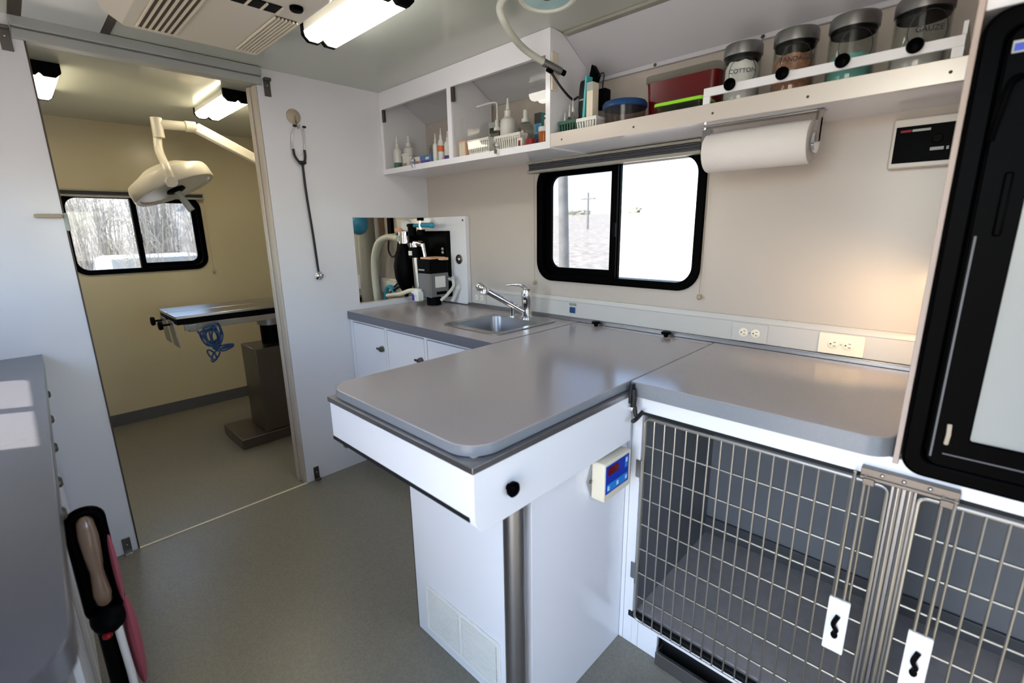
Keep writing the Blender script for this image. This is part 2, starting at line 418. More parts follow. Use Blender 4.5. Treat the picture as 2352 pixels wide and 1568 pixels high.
# ------------------------------------------------------------------ outside
MB().add([(-3000, -3000, -.75), (3000, -3000, -.75), (3000, 3000, -.75), (-3000, 3000, -.75)], [(0, 1, 2, 3)]).build('ground', 'field', kind='structure', label='pale dry grass field outside', smooth=False, org=(0, 0, -.75))
b = MB(); b.cyl((-3.70, 6.2, -.75), (-3.93, 6.2, 6.5), .11, .09, 16)
b.build('utility_pole', 'pole_wood', label='weathered grey wooden pole standing close outside the sink-side window', cat='pole')
t = thing('utility_pole', 'distant thin utility pole with crossarm in the field', 'pole', (-25.4, 38, -.75))
MB().cyl((-25.4, 38, -.75), (-25.4, 38, 4.6), .12, .09, 8).build('post', 'pole_wood', t); MB().box(-26.2, -24.6, 37.9, 38.1, 3.95, 4.08).build('crossarm', 'pole_wood', t)
def rough_blob(c, r, seed, nu=18, nv=10, amt=.22):
    q = random.Random(seed); b = MB().sph(c, r, nu, nv); cc = Vector(c)
    b.v = [cc+(v-cc)*(1+q.uniform(-amt, amt)) for v in b.v]; return b
b = MB(); q = random.Random(4); NX, NY = 30, 14; vs_ = []
for i in range(NX+1):
    for j in range(NY+1):
        f = j/NY; vs_.append((-150+i*8.0, 9+f*73, -.77+4.75*f+(q.uniform(-.12, .12) if 0 < j < NY else 0)))
b.add(vs_, [(i*(NY+1)+j, i*(NY+1)+j+1, (i+1)*(NY+1)+j+1, (i+1)*(NY+1)+j) for i in range(NX) for j in range(NY)])
b.build('ground_rise', 'field', kind='structure', label='dry grass field rising to the horizon', org=(-30, 45, -.75))
TL = ['hazy low tree clump on the horizon by the distant utility pole', 'hazy round tree clump on the horizon near the window mullion', 'hazy low tree clump on the horizon beside the pale roof']
for i, (x, y, rx, rz) in enumerate(((-58, 80.3, 3.5, .6), (-46, 80.3, 2.6, 1.3), (-40.5, 80.3, 2.2, 1.0))):
    rough_blob((x, y, 3.85+rz*.55), (rx, 1.4, rz), i, 26, 14).build('distant_tree_clump', 'hill', label=TL[i], cat='tree', org=(x, y, 3.6))
b = MB(); b.prism([(-37.5, 3.7), (-37.5, 4.2), (-34, 5.2), (-29, 5.2), (-29, 3.7)], 'y', 79.5, 81); b.build('distant_building', 'vehicle_white', label='pale distant roof on the horizon', cat='building', smooth=False)
# bare brush beyond surgery window
def bush(x, y, h, seed, n, m='twig', lean=.35):
    q = random.Random(seed); b = MB()
    for i in range(n):
        a = q.uniform(0, 2*PI); L = h*q.uniform(.6, 1.05); sp = q.uniform(.05, lean)*L
        p0 = Vector((x+q.uniform(-.25, .25), y+q.uniform(-.25, .25), -.75)); p = [p0]
        for k in range(1, 5):
            f = k/4; p.append(p0+Vector((math.cos(a)*sp*f*f+q.uniform(-.05, .05), math.sin(a)*sp*f*f+q.uniform(-.05, .05), L*f)))
        b.tube(p, q.uniform(.008, .018), 4, taper=.3)
        for k in range(7):
            s = p[q.randint(1, 4)]+Vector((q.uniform(-.02, .02), q.uniform(-.02, .02), q.uniform(-.2, .1))); e = s+Vector((q.uniform(-.35, .35), q.uniform(-.35, .35), q.uniform(.05, .45)))
            b.tube([s, (s+e)/2+Vector((q.uniform(-.04, .04), q.uniform(-.04, .04), 0)), e], q.uniform(.003, .007), 3, taper=.4)
    return b
SHR = [(-7.2, -.30), (-7.0, .55), (-10.6, -1.9), (-10.9, -.75), (-11.0, .40), (-11.2, 1.55), (-11.1, 2.75), (-13.0, -1.3), (-13.1, -.1), (-13.2, 1.1), (-13.2, 2.3), (-13.0, 3.6)]
SHL = ['leafless shrub in front of the white trailer', 'leafless shrub between the trailer and the evergreen']
for i, (x, y) in enumerate(SHR):
    near = i < 2
    bush(x, y, R_.uniform(2.2, 2.7) if near else R_.uniform(3.6, 5.0), 40+i, 34 if near else 60, lean=.14).build('bare_shrub', 'twig', label=SHL[i] if near else 'leafless tangled shrub in the thicket beyond the surgery window', cat='shrub', group=None if near else 'bare shrubs of the thicket', smooth=False, org=(x, y, -.75))
b = MB(); q = random.Random(9); NX, NY = 10, 26; vs_ = []
for i in range(NX+1):
    for j in range(NY+1):
        f = i/NX; vs_.append((-14.6-7*f+q.uniform(-.2, .2), -9+j*.9+q.uniform(-.2, .2), -.76+4.2*f**.6+(q.uniform(-.25, .25) if i else 0)))
b.add(vs_, [(i*(NY+1)+j, i*(NY+1)+j+1, (i+1)*(NY+1)+j+1, (i+1)*(NY+1)+j) for i in range(NX) for j in range(NY)])
b.build('ground_bank', 'bank', kind='structure', label='brown leaf covered bank behind the thicket', org=(-17, 0, -.75))
t = thing('conifer', 'dark bushy evergreen among bare shrubs outside the surgery window', 'tree', (-9.6, 1.9, -.75))
MB().cyl((-9.6, 1.9, -.75), (-9.6, 1.9, 3.6), .07, .03, 8).build('trunk', 'bark', t)
b = MB(); q = random.Random(3)
for i in range(900):
    z = q.uniform(.4, 3.8); rad = (4.0-z)*.20*q.random()**.5; a = q.uniform(0, 2*PI); c = Vector((-9.6+rad*math.cos(a), 1.9+rad*math.sin(a), z)); s = q.uniform(.05, .12)
    d1 = Vector((q.uniform(-1, 1), q.uniform(-1, 1), q.uniform(-1, 1))).normalized()*s; d2 = d1.orthogonal().normalized()*s*.4
    b.add([c-d1, c+d2, c+d1, c-d2], [(0, 1, 2, 3)])
b.build('foliage', 'needle', t, smooth=False, kind='stuff')
t = thing('trailer', 'white trailer parked outside the surgery window', 'trailer', (-8.8, .1, -.75))
MB().prism(rr(-.72, .9, -.35, .93, (.04, .04, .1, .14), 5), 'x', -9.6, -8.4).build('body', 'vehicle_white', t, bevel=.03, seg=3)
for sx in (-9.3, -8.7):
    MB().cyl((sx, -.75, -.45), (sx, -.60, -.45), .3, n=20).build('wheel', 'tire', t)
MB().box(-8.399, -8.38, -.6, .85, .62, .9).build('window_band', 'fridge_panel', t)

# ------------------------------------------------------------------ sink run
t = thing('sink_cabinet', 'white base cabinet with three lockable doors under the sink counter', 'cabinet', (.58, -.28, 0))
b = MB(); b.box(.003, .018, -.545, -.005, .08, .85); b.box(1.13, 1.145, -.545, -.005, .08, .85); b.box(.018, 1.13, -.545, -.005, .08, .095); b.box(.018, 1.13, -.02, -.005, .095, .85); b.box(.003, 1.145, -.50, -.005, 0, .08)
b.build('carcass', 'white_lam', t)
# open face frame strips (joint recess shows dark between doors)
MB().box(.003, 1.145, -.5465, -.5455, .10, .845).build('joint_shadow_gap', 'gasket', t)
b = MB(); b.box(.003, 1.145, -.566, -.5455, .846, .855)
for x0, x1 in ((.003, .030), (.349, .366), (.681, .700), (1.03, 1.145)): b.box(x0, x1, -.566, -.5455, .10, .846)
b.build('face_frame', 'white_lam', t)
for x0, x1, lk in ((.034, .345, .322), (.370, .677, .655), (.704, 1.026, 1.0)):
    d = MB().box(x0, x1, -.566, -.547, .11, .841).build('door', 'white_lam', t, bevel=.001)
    k = MB(); k.cyl((lk, -.566, .738), (lk, -.580, .738), .015, n=16); k.cyl((lk, -.580, .738), (lk, -.588, .738), .011, n=16); k.box(lk-.034, lk, -.586, -.580, .733, .743)
    k.build('lock', 'dark_steel', d, bevel=.001)

t = thing('sink_counter', 'grey laminate counter with sink cut-out beside white partition', 'counter', (.57, -.29, .856))
b = MB(); zs = (.856, .9)
hx0, hx1, hy0, hy1 = .735, 1.045, -.455, -.165
for x0, x1, y0, y1 in ((.002, hx0, -.577, -.002), (hx1, 1.145, -.577, -.002), (hx0, hx1, -.577, hy0), (hx0, hx1, hy1, -.002)):
    b.box(x0, x1, y0, y1, *zs)
b.build('worktop', 'counter', t)
MB().box(.002, 1.145, -.5785, -.5772, .857, .8985).build('edge_band', 'edge_shaded', t)

t = thing('sink', 'square stainless bar sink set into the grey counter', 'sink', (.88, -.3, .78))
o = rr(.708, 1.068, -.485, -.085, .03, 6); i = rr(.742, 1.038, -.448, -.172, .045, 6)
MB().frame(o, i, 'z', .9005, .9045).build('rim', 'steel', t, bevel=.001)
b = MB(); n = len(i); lo = rr(.757, 1.023, -.433, -.187, .05, 6)
vs_ = [(x, y, .903) for x, y in i]+[(x, y, .80) for x, y in lo]+[(x, y, .786) for x, y in rr(.775, 1.005, -.415, -.205, .05, 6)]
fs_ = [(k, (k+1) % n, n+(k+1) % n, n+k) for k in range(n)]+[(n+k, n+(k+1) % n, 2*n+(k+1) % n, 2*n+k) for k in range(n)]+[tuple(range(2*n, 3*n))]
b.add(vs_, fs_).build('basin', 'brushed', t)
MB().lathe([(.02, 0), (.03, .002), (.03, .004), (.012, .005)], (.89, -.31, .785), (0, 0, 1), 18).build('drain', 'chrome', t)
t = thing('faucet', 'chrome single-lever pull-out faucet behind the sink', 'faucet', (.91, -.125, .9045))
cx, cy = .91, -.125
MB().lathe([(.031, 0), (.031, .006), (.025, .009), (.024, .04), (.0235, .085), (.025, .087), (.025, .12), (.022, .135), (.012, .142)], (cx, cy, .9045), (0, 0, 1), 24).build('body', 'chrome', t)
b = MB(); b.tube(bez([(cx+.005, cy, 1.035), (cx-.02, cy-.01, 1.058), (cx-.055, cy-.025, 1.063), (cx-.10, cy-.04, 1.058)], 6), .011, 10, taper=.35); b.build('lever', 'chrome', t)
hd = Vector((.785, -.275, 1.045)); st = Vector((cx-.005, cy-.012, .935))
b = MB(); b.cyl(st, st.lerp(hd, .55), .0145, n=16); b.build('spout', 'chrome', t)
b = MB(); dd = (hd-st).normalized(); b.lathe([(.0155, 0), (.016, .09), (.021, .115), (.021, .13), (.012, .142)], st.lerp(hd, .56), dd, 18)
b.lathe([(.021, 0), (.025, .012), (.024, .03), (.015, .034)], hd+dd*.0+Vector((0, 0, .012)), (-.2, -.3, -1), 18); b.build('spray_head', 'chrome', t)
MB().lathe([(.020, 0), (.020, .004), (.012, .007), (.010, .05), (.013, .055), (.011, .062)], (.825, -.135, .9045), (0, 0, 1), 16).build('soap_stub', 'chrome', label='short chrome stub beside the faucet', cat='soap pump')

# ------------------------------------------------------------------ exam table
t = thing('exam_table', 'grey topped white exam table with steel edge jutting out from the counter', 'exam table', (1.47, -.65, 0))
MB().prism(rr(1.152, 1.768, -1.237, -.078, (.07, .07, .004, .004), 10), 'z', .8765, .9).build('tabletop', 'counter', t, bevel=.002)
MB().frame(rr(1.1512, 1.7688, -1.2378, -.0775, (.07, .07, .004, .004), 10), rr(1.1518, 1.7682, -1.2372, -.0778, (.07, .07, .004, .004), 10), 'z', .877, .8982).build('edge_band', 'edge_sky_tint', t)  # thin band added to carry the painted sky tint on the slab edge
MB().box(1.16, 1.750, -.595, -.10, .80, .876).build('under_support', 'white_lam', t)
b = MB(); x0, x1, y0, y1 = 1.172, 1.783, -1.250, -.645
b.frame([(x0, y0), (x1, y0), (x1, y1), (x0, y1)], [(x0+.03, y0+.03), (x1-.03, y0+.03), (x1-.03, y1), (x0+.03, y1)], 'z', .861, .8755)
b.build('edge_trim', 'brushed', t, bevel=.001)
MB().box(1.178, 1.764, -1.246, -1.230, .758, .861).build('end_apron', 'white_lam', t, bevel=.001)
MB().box(1.178, 1.764, -1.247, -1.228, .748, .758).build('dark_strip', 'rubber', t)
MB().prism([(-1.246, .861), (-1.246, .757)]+[(-1.211-.035*math.cos(a*PI/12), .757-.035*math.sin(a*PI/12)) for a in range(7)]+[(-.645, .722), (-.645, .861)], 'x', 1.764, 1.780).build('side_apron', 'white_lam', t, bevel=.001)
MB().box(1.178, 1.194, -1.23, -.62, .735, .861).build('side_apron', 'white_lam', t)
MB().box(1.194, 1.212, -1.228, -.62, .722, .735).build('support_rail', 'dark_steel', t)
MB().box(1.235, 1.752, -1.045, -.6, .0, .76).build('pedestal', 'white_lam', t, bevel=.001)
MB().box(1.2335, 1.2348, -1.046, -.6, .0, .72).build('edge_band', 'bronze', t)
MB().cyl((1.738, -1.092, 0), (1.738, -1.092, .75), .0255, n=28).build('leg', 'brushed', t)
MB().lathe([(.008, 0), (.008, .006), (.016, .010), (.017, .018), (.012, .023), (.004, .025)], (1.780, -1.15, .793), (1, 0, 0), 20).build('knob', 'black_gloss', t)
# vent grille
g = MB().frame(rr(1.292, 1.636, .035, .205, .006, 3), rr(1.306, 1.622, .049, .191, .003, 3), 'y', -1.050, -1.0452).build('vent_grille', 'white_plastic', t, bevel=.001)
MB().box(1.306, 1.622, -1.0462, -1.0452, .049, .191).build('vent_back', 'grey_plastic', g)
MB().box(1.457, 1.471, -1.0495, -1.0462, .049, .191).build('vent_bar', 'white_plastic', g)
s0 = MB().box(1.309, 1.455, -1.0497, -1.0462, .0515, .0580).build('vent_slat', 'white_plastic', g)
for c in range(2):
    for k in range(17):
        if c or k: share(s0, 'vent_slat', g, (c*.164, 0, k*.0082))
# rubber T latch at corner
b = MB(); b.box(1.781, 1.789, -.668, -.645, .842, .897); b.tube([(1.79, -.657, .885), (1.793, -.657, .855), (1.791, -.657, .83)], .008, 8); b.build('latch_strap', 'rubber', t, bevel=.002)
b = MB(); b.box(1.781, 1.796, -.669, -.647, .822, .834); b.build('latch_keeper', 'chrome', t, bevel=.002)
b = MB(); b.tube([(1.795, -.656, .834), (1.80, -.655, .805)], .006, 8); b.tube(bez([(1.806, -.682, .800), (1.802, -.655, .798), (1.806, -.628, .812)], 5), .006, 8); b.build('latch_handle', 'rubber', t)
for kx in (1.262, 1.59):
    MB().lathe([(.008, 0), (.009, .009), (.019, .012), (.020, .017), (.016, .020)], (kx, -.060, .9005), (0, 0, 1), 18).build('stop_knob', 'black', t)
MB().box(1.152, 1.768, -.074, -.036, .876, .8995).build('back_strip', 'counter', t)

# digital scale display
t = thing('scale_display', 'beige digital display with blue keypad on exam table side', 'scale display', (1.752, -.735, .59))
MB().prism([(-.822, .652), (-.80, .705), (-.655, .705), (-.633, .652), (-.655, .600), (-.80, .600)], 'x', 1.7525, 1.758).build('bracket', 'grey_plastic', t, bevel=.001)
MB().prism(rr(-.806, -.670, .600, .712, .006, 3), 'x', 1.758, 1.799).build('housing', 'beige_plastic', t, bevel=.003)
MB().box(1.7992, 1.8002, -.799, -.684, .622, .704).build('keypad', 'blue_panel', t)
MB().box(1.8003, 1.8008, -.794, -.690, .626, .650).build('key_strip', 'blue_light', t)
MB().box(1.8003, 1.8008, -.704, -.690, .668, .700).build('key_strip', 'blue_light', t)
MB().box(1.8003, 1.8009, -.790, -.740, .674, .698).build('screen', 'red_display', t)
for yy, zz in ((-.787, .638), (-.742, .638), (-.697, .638), (-.697, .690)): MB().box(1.8009, 1.8015, yy-.0045, yy+.0045, zz-.006, zz+.006).build('key', 'button', t)
b = MB()
for k in range(4):
    y = -.779+k*.0125
    for (a, c, e, f) in ((0, .007, 0, .0012), (0, .007, .008, .0092), (0, .007, .016, .0172), (0, .0012, 0, .016), (.006, .0072, 0, .016)): b.box(1.8009, 1.8012, y+a-.004, y+c-.004, .678+e, .678+f)
b.build('digits', 'print_red', t)
b = MB(); b.sph((1.760, -.812, .653), (.003, .005, .005), 8, 6); b.build('screw', 'dark_steel', t)

# ------------------------------------------------------------------ cages and worktop on the right
t = thing('cage_worktop', 'grey worktop with rounded corner over the wire-door cages', 'counter', (2.06, -.32, .856))
MB().prism(rr(1.772, 2.360, -.640, -.036, (.004, .05, .004, .004), 8), 'z', .857, .9).build('worktop', 'counter', t, bevel=.0015)
MB().frame(rr(1.7715, 2.3612, -.6412, -.0355, (.004, .051, .004, .004), 8), rr(1.7722, 2.3602, -.6402, -.0362, (.004, .05, .004, .004), 8), 'z', .8575, .8985).build('edge_band', 'edge_sky_tint', t)

t = thing('cage_cabinet', 'white cabinet housing two grey lined animal cages', 'cabinet', (2.4, -.3, 0))
b = MB()
b.box(1.753, 1.798, -.612, -.594, .0, .856); b.box(1.798, 3.02, -.612, -.594, .803, .856); b.box(1.798, 1.886, -.612, -.594, 0, .108); b.box(1.886, 3.02, -.612, -.594, .086, .108)
b.box(3.0, 3.02, -.594, -.005, 0, .856); b.box(1.753, 1.79, -.594, -.005, 0, .856)
b.build('face_frame', 'white_lam', t, bevel=.001)
b = MB(); b.box(1.7665, 1.7678, -.6126, -.6118, 0, .85); b.box(1.820, 1.8208, -.6126, -.6118, 0, .106); b.build('panel_seam', 'grey_plastic', t)
MB().box(1.796, 3.0, -.613, -.600, .797, .806).build('gasket', 'gasket', t)
MB().box(1.786, 3.0, -.616, -.604, .104, .122).build('bottom_gasket', 'gasket', t)
b = MB(); b.box(1.886, 3.0, -.58, -.56, .0, .086); b.box(1.886, 1.889, -.60, -.56, 0, .086); b.build('recess_back', 'gasket', t)
def liner(x0, x1, lab):
    c = thing('animal_cage', lab, 'cage', ((x0+x1)/2, -.32, .108))
    MB().box(x0, x1, -.59, -.05, .109, .122).build('floor_pan', 'liner_floor', c)
    MB().box(x0, x1, -.05, -.042, .109, .805).build('back_panel', 'liner', c)
    MB().box(x0, x0+.006, -.592, -.05, .122, .80).build('side_panel', 'liner', c)
    MB().box(x1-.006, x1, -.592, -.05, .122, .80).build('side_panel', 'liner', c)
    MB().box(x0, x1, -.592, -.05, .797, .803).build('top_panel', 'liner', c)
    MB().box(x0, x1, -.062, -.0505, .13, .20).build('back_ledge', 'dark_liner', c, bevel=.003)
    return c
def cage_door(c, x0, x1, hinge_left):
    z0, z1, yb = .112, .792, -.622
    d = MB().tube([(p[0], yb, p[1]) for p in rr(x0, x1, z0, z1, .014, 4)], .0042, 8, closed=True).build('door', 'wire', c)
    n = 18; vb = None
    for k in range(1, n):
        x = x0+(x1-x0)*k/n
        if vb is None: vb = MB().cyl((x, yb-.003, z0), (x, yb-.003, z1), .0024, n=8).build('vertical_bar', 'wire', d); xb = x
        else: share(vb, 'vertical_bar', d, (x-xb, 0, 0))
    hb = None
    for k in range(7):
        z = .708-.0853*k
        if hb is None: hb = MB().cyl((x0, yb+.003, z), (x1, yb+.003, z), .0032, n=8).build('horizontal_bar', 'wire_dull', d); zb = z
        else: share(hb, 'horizontal_bar', d, (0, 0, z-zb))
    lx = (x1-.045) if hinge_left else (x0+.045)
    for q in (-.012, .006):
        MB().cyl((lx+q, yb-.010, .50), (lx+q, yb-.010, .812), .0033, n=8).build('latch_rod', 'wire', d)
    pl = MB().prism(rr(lx-.020, lx+.020, .362, .500, .002, 2), 'y', yb-.016, yb-.009).build('latch_plate', 'white_plastic', d, bevel=.001)
    b = MB(); b.tube(bez([(lx+.002, yb-.018, .46), (lx-.004, yb-.026, .44), (lx+.002, yb-.022, .425), (lx, yb-.018, .415)], 5), .005, 8); b.sph((lx, yb-.018, .408), (.007, .004, .010), 10, 6); b.build('latch_grip', 'black', pl)
    hx = x0 if hinge_left else x1
    for z in (.625, .275):
        b = MB(); b.box(hx-.026, hx-.006, -.616, -.612, z-.028, z+.028); b.cyl((hx-.004, -.622, z-.035), (hx-.004, -.622, z+.035), .005, n=10); b.build('hinge', 'brushed', d, bevel=.0008)
c1 = liner(1.798, 2.376, 'grey lined cage next to the exam table with closed wire door')
cage_door(c1, 1.812, 2.362, True)
c2 = liner(2.400, 2.998, 'grey lined cage under the refrigerator with closed wire door')
cage_door(c2, 2.412, 2.985, False)
b = MB(); b.box(2.366, 2.408, -.612, -.596, .108, .803); b.build('centre_post', 'brushed', t, bevel=.001)
b = MB(); b.cyl((2.378, -.622, .112), (2.378, -.622, .80), .0065, n=10); b.cyl((2.397, -.622, .112), (2.397, -.622, .80), .0065, n=10); b.build('post_rods', 'steel', t)
b = MB(); b.box(2.314, 2.468, -.632, -.613, .808, .826); b.box(2.314, 2.468, -.636, -.630, .803, .810)
for x in (2.33, 2.452): b.box(x-.010, x+.010, -.640, -.612, .792, .806)
b.build('latch_bar', 'dark_steel', t, bevel=.001)
for x in (2.350, 2.385, 2.425): MB().sph((x, -.633, .818), (.004, .003, .004), 8, 6).build('screw', 'steel', t)
t = thing('cage_tray', 'long stainless tray in the dark slot under the cages', 'tray', (2.4, -.6, 0))
b = MB(); b.box(1.892, 2.97, -.632, -.628, .002, .044); b.box(1.892, 2.97, -.628, -.585, .002, .006); b.box(1.892, 1.896, -.628, -.585, .002, .044); b.box(1.892, 2.97, -.634, -.622, .044, .047)
b.build('tray_body', 'brushed', t, bevel=.0008)

# ------------------------------------------------------------------ refrigerator column
t = thing('fridge_cabinet', 'white cabinet column built around the refrigerator', 'cabinet', (2.7, -.33, .857))
MB().box(2.362, 2.371, -.648, -.005, .858, ZC-.002).build('side_panel', 'panel_edge', t, bevel=.001)
b = MB(); b.box(2.371, 3.02, -.63, -.005, 1.655, ZC-.002); b.box(2.98, 3.02, -.63, -.005, .858, 1.655); b.box(2.371, 2.98, -.6, -.005, .858, .862)
b.build('carcass', 'white_lam', t, bevel=.001)
MB().box(2.392, 2.99, -.640, -.631, 1.70, 2.0).build('upper_door', 'white_lam', t, bevel=.002)
MB().box(2.43, 2.52, -.66, -.640, 1.735, 1.75).build('door_pull', 'bronze', t, bevel=.003)
t = thing('refrigerator', 'black framed refrigerator with pale door panel above the cages', 'refrigerator', (2.68, -.6, .85))
MB().box(2.39, 2.97, -.626, -.06, .865, 1.64).build('body', 'black', t)
MB().frame(rr(2.3735, 2.978, .848, 1.648, .035, 8), rr(2.405, 2.946, .880, 1.616, .02, 8), 'y', -.655, -.627).build('outer_frame', 'black_gloss', t, bevel=.006, seg=3)
MB().frame(rr(2.408, 2.943, .884, 1.613, .018, 6), rr(2.462, 2.90, .942, 1.40, .004, 6), 'y', -.668, -.63).build('door_frame', 'black_gloss', t, bevel=.003)
MB().box(2.45, 2.905, -.662, -.640, .93, 1.41).build('door_panel', 'fridge_panel', t)
MB().box(2.413, 2.416, -.6695, -.667, .90, 1.30).build('frame_groove', 'baseboard', t)
MB().box(2.43, 2.92, -.6695, -.667, .909, .911).build('frame_groove', 'baseboard', t)
b = MB(); b.tube(bez([(2.408, -.672, 1.45), (2.412, -.684, 1.49), (2.418, -.684, 1.53), (2.428, -.672, 1.54)], 6), .005, 8); b.build('door_latch', 'black_gloss', t)
b = MB(); b.box(2.433, 2.444, -.676, -.667, 1.30, 1.40); b.build('door_catch', 'black_gloss', t, bevel=.003)
MB().box(2.412, 2.47, -.670, -.667, 1.575, 1.592).build('badge', 'print_grey', t); MB().box(2.414, 2.428, -.671, -.6695, 1.577, 1.588).build('badge_mark', 'blue_panel', t)
b = MB(); b.tube([(2.432, -.671, .93), (2.433, -.675, .95), (2.432, -.671, .968)], .0035, 6); b.build('hinge_pin', 'tan_handle', t)

# ------------------------------------------------------------------ raceway with outlets on the long wall
t = thing('wire_raceway', 'long white wiring raceway above the worktops', 'raceway', (1.37, -.01, .916))
MB().box(.40, 2.37, -.020, -.0005, .916, .988).build('channel', 'raceway', t, bevel=.001)
MB().prism([(-.0005, .988), (-.021, .988), (-.021, .992), (-.012, 1.006), (-.0005, 1.006)], 'x', .40, 2.37).build('cap', 'raceway', t)
MB().box(.40, 2.37, -.0207, -.0198, .9865, .9885).build('seam', 'grey_plastic', t)
def outlet(xc, w, lab, cover='raceway', sock='outlet', h=.066):
    o = thing('outlet', lab, 'outlet', (xc, -.02, .918))
    MB().prism(rr(xc-w/2, xc+w/2, .918, .918+h, .004, 3), 'y', -.026, -.0203).build('plate', cover, o, bevel=.0012)
    zc = .918+h/2
    for s in (-.02, .02):
        r = MB().lathe([(.0155, 0), (.0155, .0018), (.0145, .0024)], (xc+s, -.026, zc), (0, -1, 0), 18).build('receptacle', sock, o)
        b = MB(); b.box(xc+s+.000, xc+s+.007, -.0288, -.028, zc+.005, zc+.007); b.box(xc+s, xc+s+.007, -.0288, -.028, zc-.007, zc-.005); b.cyl((xc+s-.007, -.028, zc), (xc+s-.007, -.0288, zc), .0026, n=8); b.build('slots', 'bronze', r)
    MB().cyl((xc, -.026, zc), (xc, -.0275, zc), .003, n=8).build('screw', 'steel', o)
outlet(1.885, .116, 'white duplex outlet midway along the raceway')
outlet(2.157, .122, 'cream duplex outlet near the refrigerator', 'outlet')
outlet(.464, .108, 'white duplex outlet behind the sink')
t = thing('rocker_switch', 'small dark rocker switch with grey tag on the raceway', 'switch', (1.105, -.021, .934))
MB().box(1.091, 1.120, -.028, -.0203, .936, .963).build('rocker', 'navy', t, bevel=.002); MB().box(1.086, 1.124, -.0225, -.0203, .970, .981).build('tag', 'grey_plastic', t)

# ------------------------------------------------------------------ wall meter next to refrigerator
t = thing('wall_meter', 'black faced meter box on the wall beside the refrigerator', 'meter', (2.30, -.02, 1.475))
MB().box(2.203, 2.395, -.036, -.0005, 1.470, 1.600).build('case', 'cream_wall', t, bevel=.004)
MB().box(2.212, 2.390, -.0378, -.0361, 1.484, 1.578).build('face_plate', 'black_gloss', t)
MB().box(2.222, 2.245, -.0384, -.0379, 1.563, 1.569).build('printed_mark', 'print_red', t); MB().box(2.247, 2.285, -.0384, -.0379, 1.563, 1.569).build('printed_mark', 'print_grey', t)
MB().box(2.290, 2.318, -.0386, -.0379, 1.511, 1.519).build('label_window', 'print_grey', t); MB().box(2.323, 2.328, -.0386, -.0379, 1.511, 1.519).build('label_window', 'print_grey', t)
MB().lathe([(.012, 0), (.012, .004), (.010, .006)], (2.302, -.0379, 1.540), (0, -1, 0), 14).build('button', 'black', t)

# ------------------------------------------------------------------ upper glass cabinet
FY = -.288
t = thing('upper_cabinet', 'white wall cabinet with two glass doors above the sink', 'cabinet', (.59, -.14, 1.622))
b = MB(); b.box(.002, 1.165, FY+.0185, -.0005, 1.622, 1.645); b.box(.002, .02, FY+.0185, -.0005, 1.645, 2.034)
b.prism([(FY+.0185, 1.622), (-.0005, 1.622), (-.0005, 1.896), (-.0145, 1.896), (-.0145, 1.9175), (-.213, 2.0300), (FY+.0185, 2.034)], 'x', 1.1655, 1.183)
b.build('carcass', 'white_lam', t, smooth=False)
MB().prism([(FY+.0185, 1.6455), (-.03, 1.6455), (-.03, 1.925), (-.205, 2.024), (FY+.0185, 2.028)], 'x', .575, .600).build('divider', 'white_lam', t, smooth=False)
b = MB(); b.box(.002, 1.183, FY, FY+.018, 1.948, 2.034); b.box(.002, 1.183, FY, FY+.018, 1.622, 1.648); b.box(.002, .024, FY, FY+.018, 1.648, 1.948); b.box(.574, .602, FY, FY+.018, 1.648, 1.948); b.box(1.161, 1.183, FY, FY+.018, 1.648, 1.948)
b.build('face_frame', 'white_lam', t)
for x0, x1, lx in ((.026, .572, .292), (.604, 1.159, .897)):
    d = MB().add([(x0, FY+.004, 1.650), (x1, FY+.004, 1.650), (x1, FY+.004, 1.946), (x0, FY+.004, 1.946)], [(0, 1, 2, 3)]).build('glass_door', 'door_glass', t, smooth=False)
    MB().box(x0+.004, x0+.022, FY-.003, FY+.009, 1.885, 1.944).build('hinge', 'bronze', d, bevel=.001)
    MB().prism([(x1-.075, 1.944), (x1-.004, 1.944), (x1-.004, 1.925)], 'y', FY-.001, FY+.0005).build('glass_corner', 'shade_bar', d) if x0 > .5 else None
    k = MB(); k.cyl((lx, FY+.001, 1.666), (lx, FY-.014, 1.666), .012, n=16); k.cyl((lx, FY-.014, 1.666), (lx, FY-.020, 1.666), .009, n=14); k.tube([(lx-.012, FY-.008, 1.68+.012*math.sin(a)) for a in (0, .5, 1)], .002, 6); k.box(lx-.009, lx+.011, FY-.012, FY+.001, 1.632, 1.650)
    k.build('lock', 'chrome', d, bevel=.001)

def bottle(name, lab, x, y, r, h, shape, m='pill_white', bands=(), z0=1.6455, group=None):
    o = thing(name, lab, 'bottle', (x, y, z0), group)
    if shape == 'nozzle': p = [(r*.92, 0), (r, .006), (r, h*.55), (r*.9, h*.62), (r*.4, h*.68)]; c = [(r*.45, h*.66), (r*.45, h*.78), (r*.28, h*.8), (r*.12, h)]
    elif shape == 'pill': p = [(r*.95, 0), (r, .004), (r, h*.7), (r*.85, h*.74)]; c = [(r*.98, h*.72), (r*.98, h*.97), (r*.9, h)]
    elif shape == 'spray': p = [(r*.92, 0), (r, .006), (r, h*.58), (r*.85, h*.66), (r*.5, h*.72)]; c = [(r*.5, h*.71), (r*.5, h*.8), (r*.3, h*.81), (r*.3, h)]
    else: p = [(r*.92, 0), (r, .006), (r, h*.62), (r*.82, h*.7)]; c = [(r*.7, h*.68), (r*.62, h*.97), (r*.5, h)]
    MB().lathe(p, (x, y, z0), (0, 0, 1), 20).build('bottle_body', m, o)
    MB().lathe(c, (x, y, z0), (0, 0, 1), 18).build('cap', 'pill_white', o)
    for (a, e, mm) in bands: MB().lathe([(r*1.01, 0), (r*1.015, .0005), (r*1.015, h*(e-a)-.0005), (r*1.01, h*(e-a))], (x, y, z0+h*a), (0, 0, 1), 20).build('label_band', mm, o)
    return o
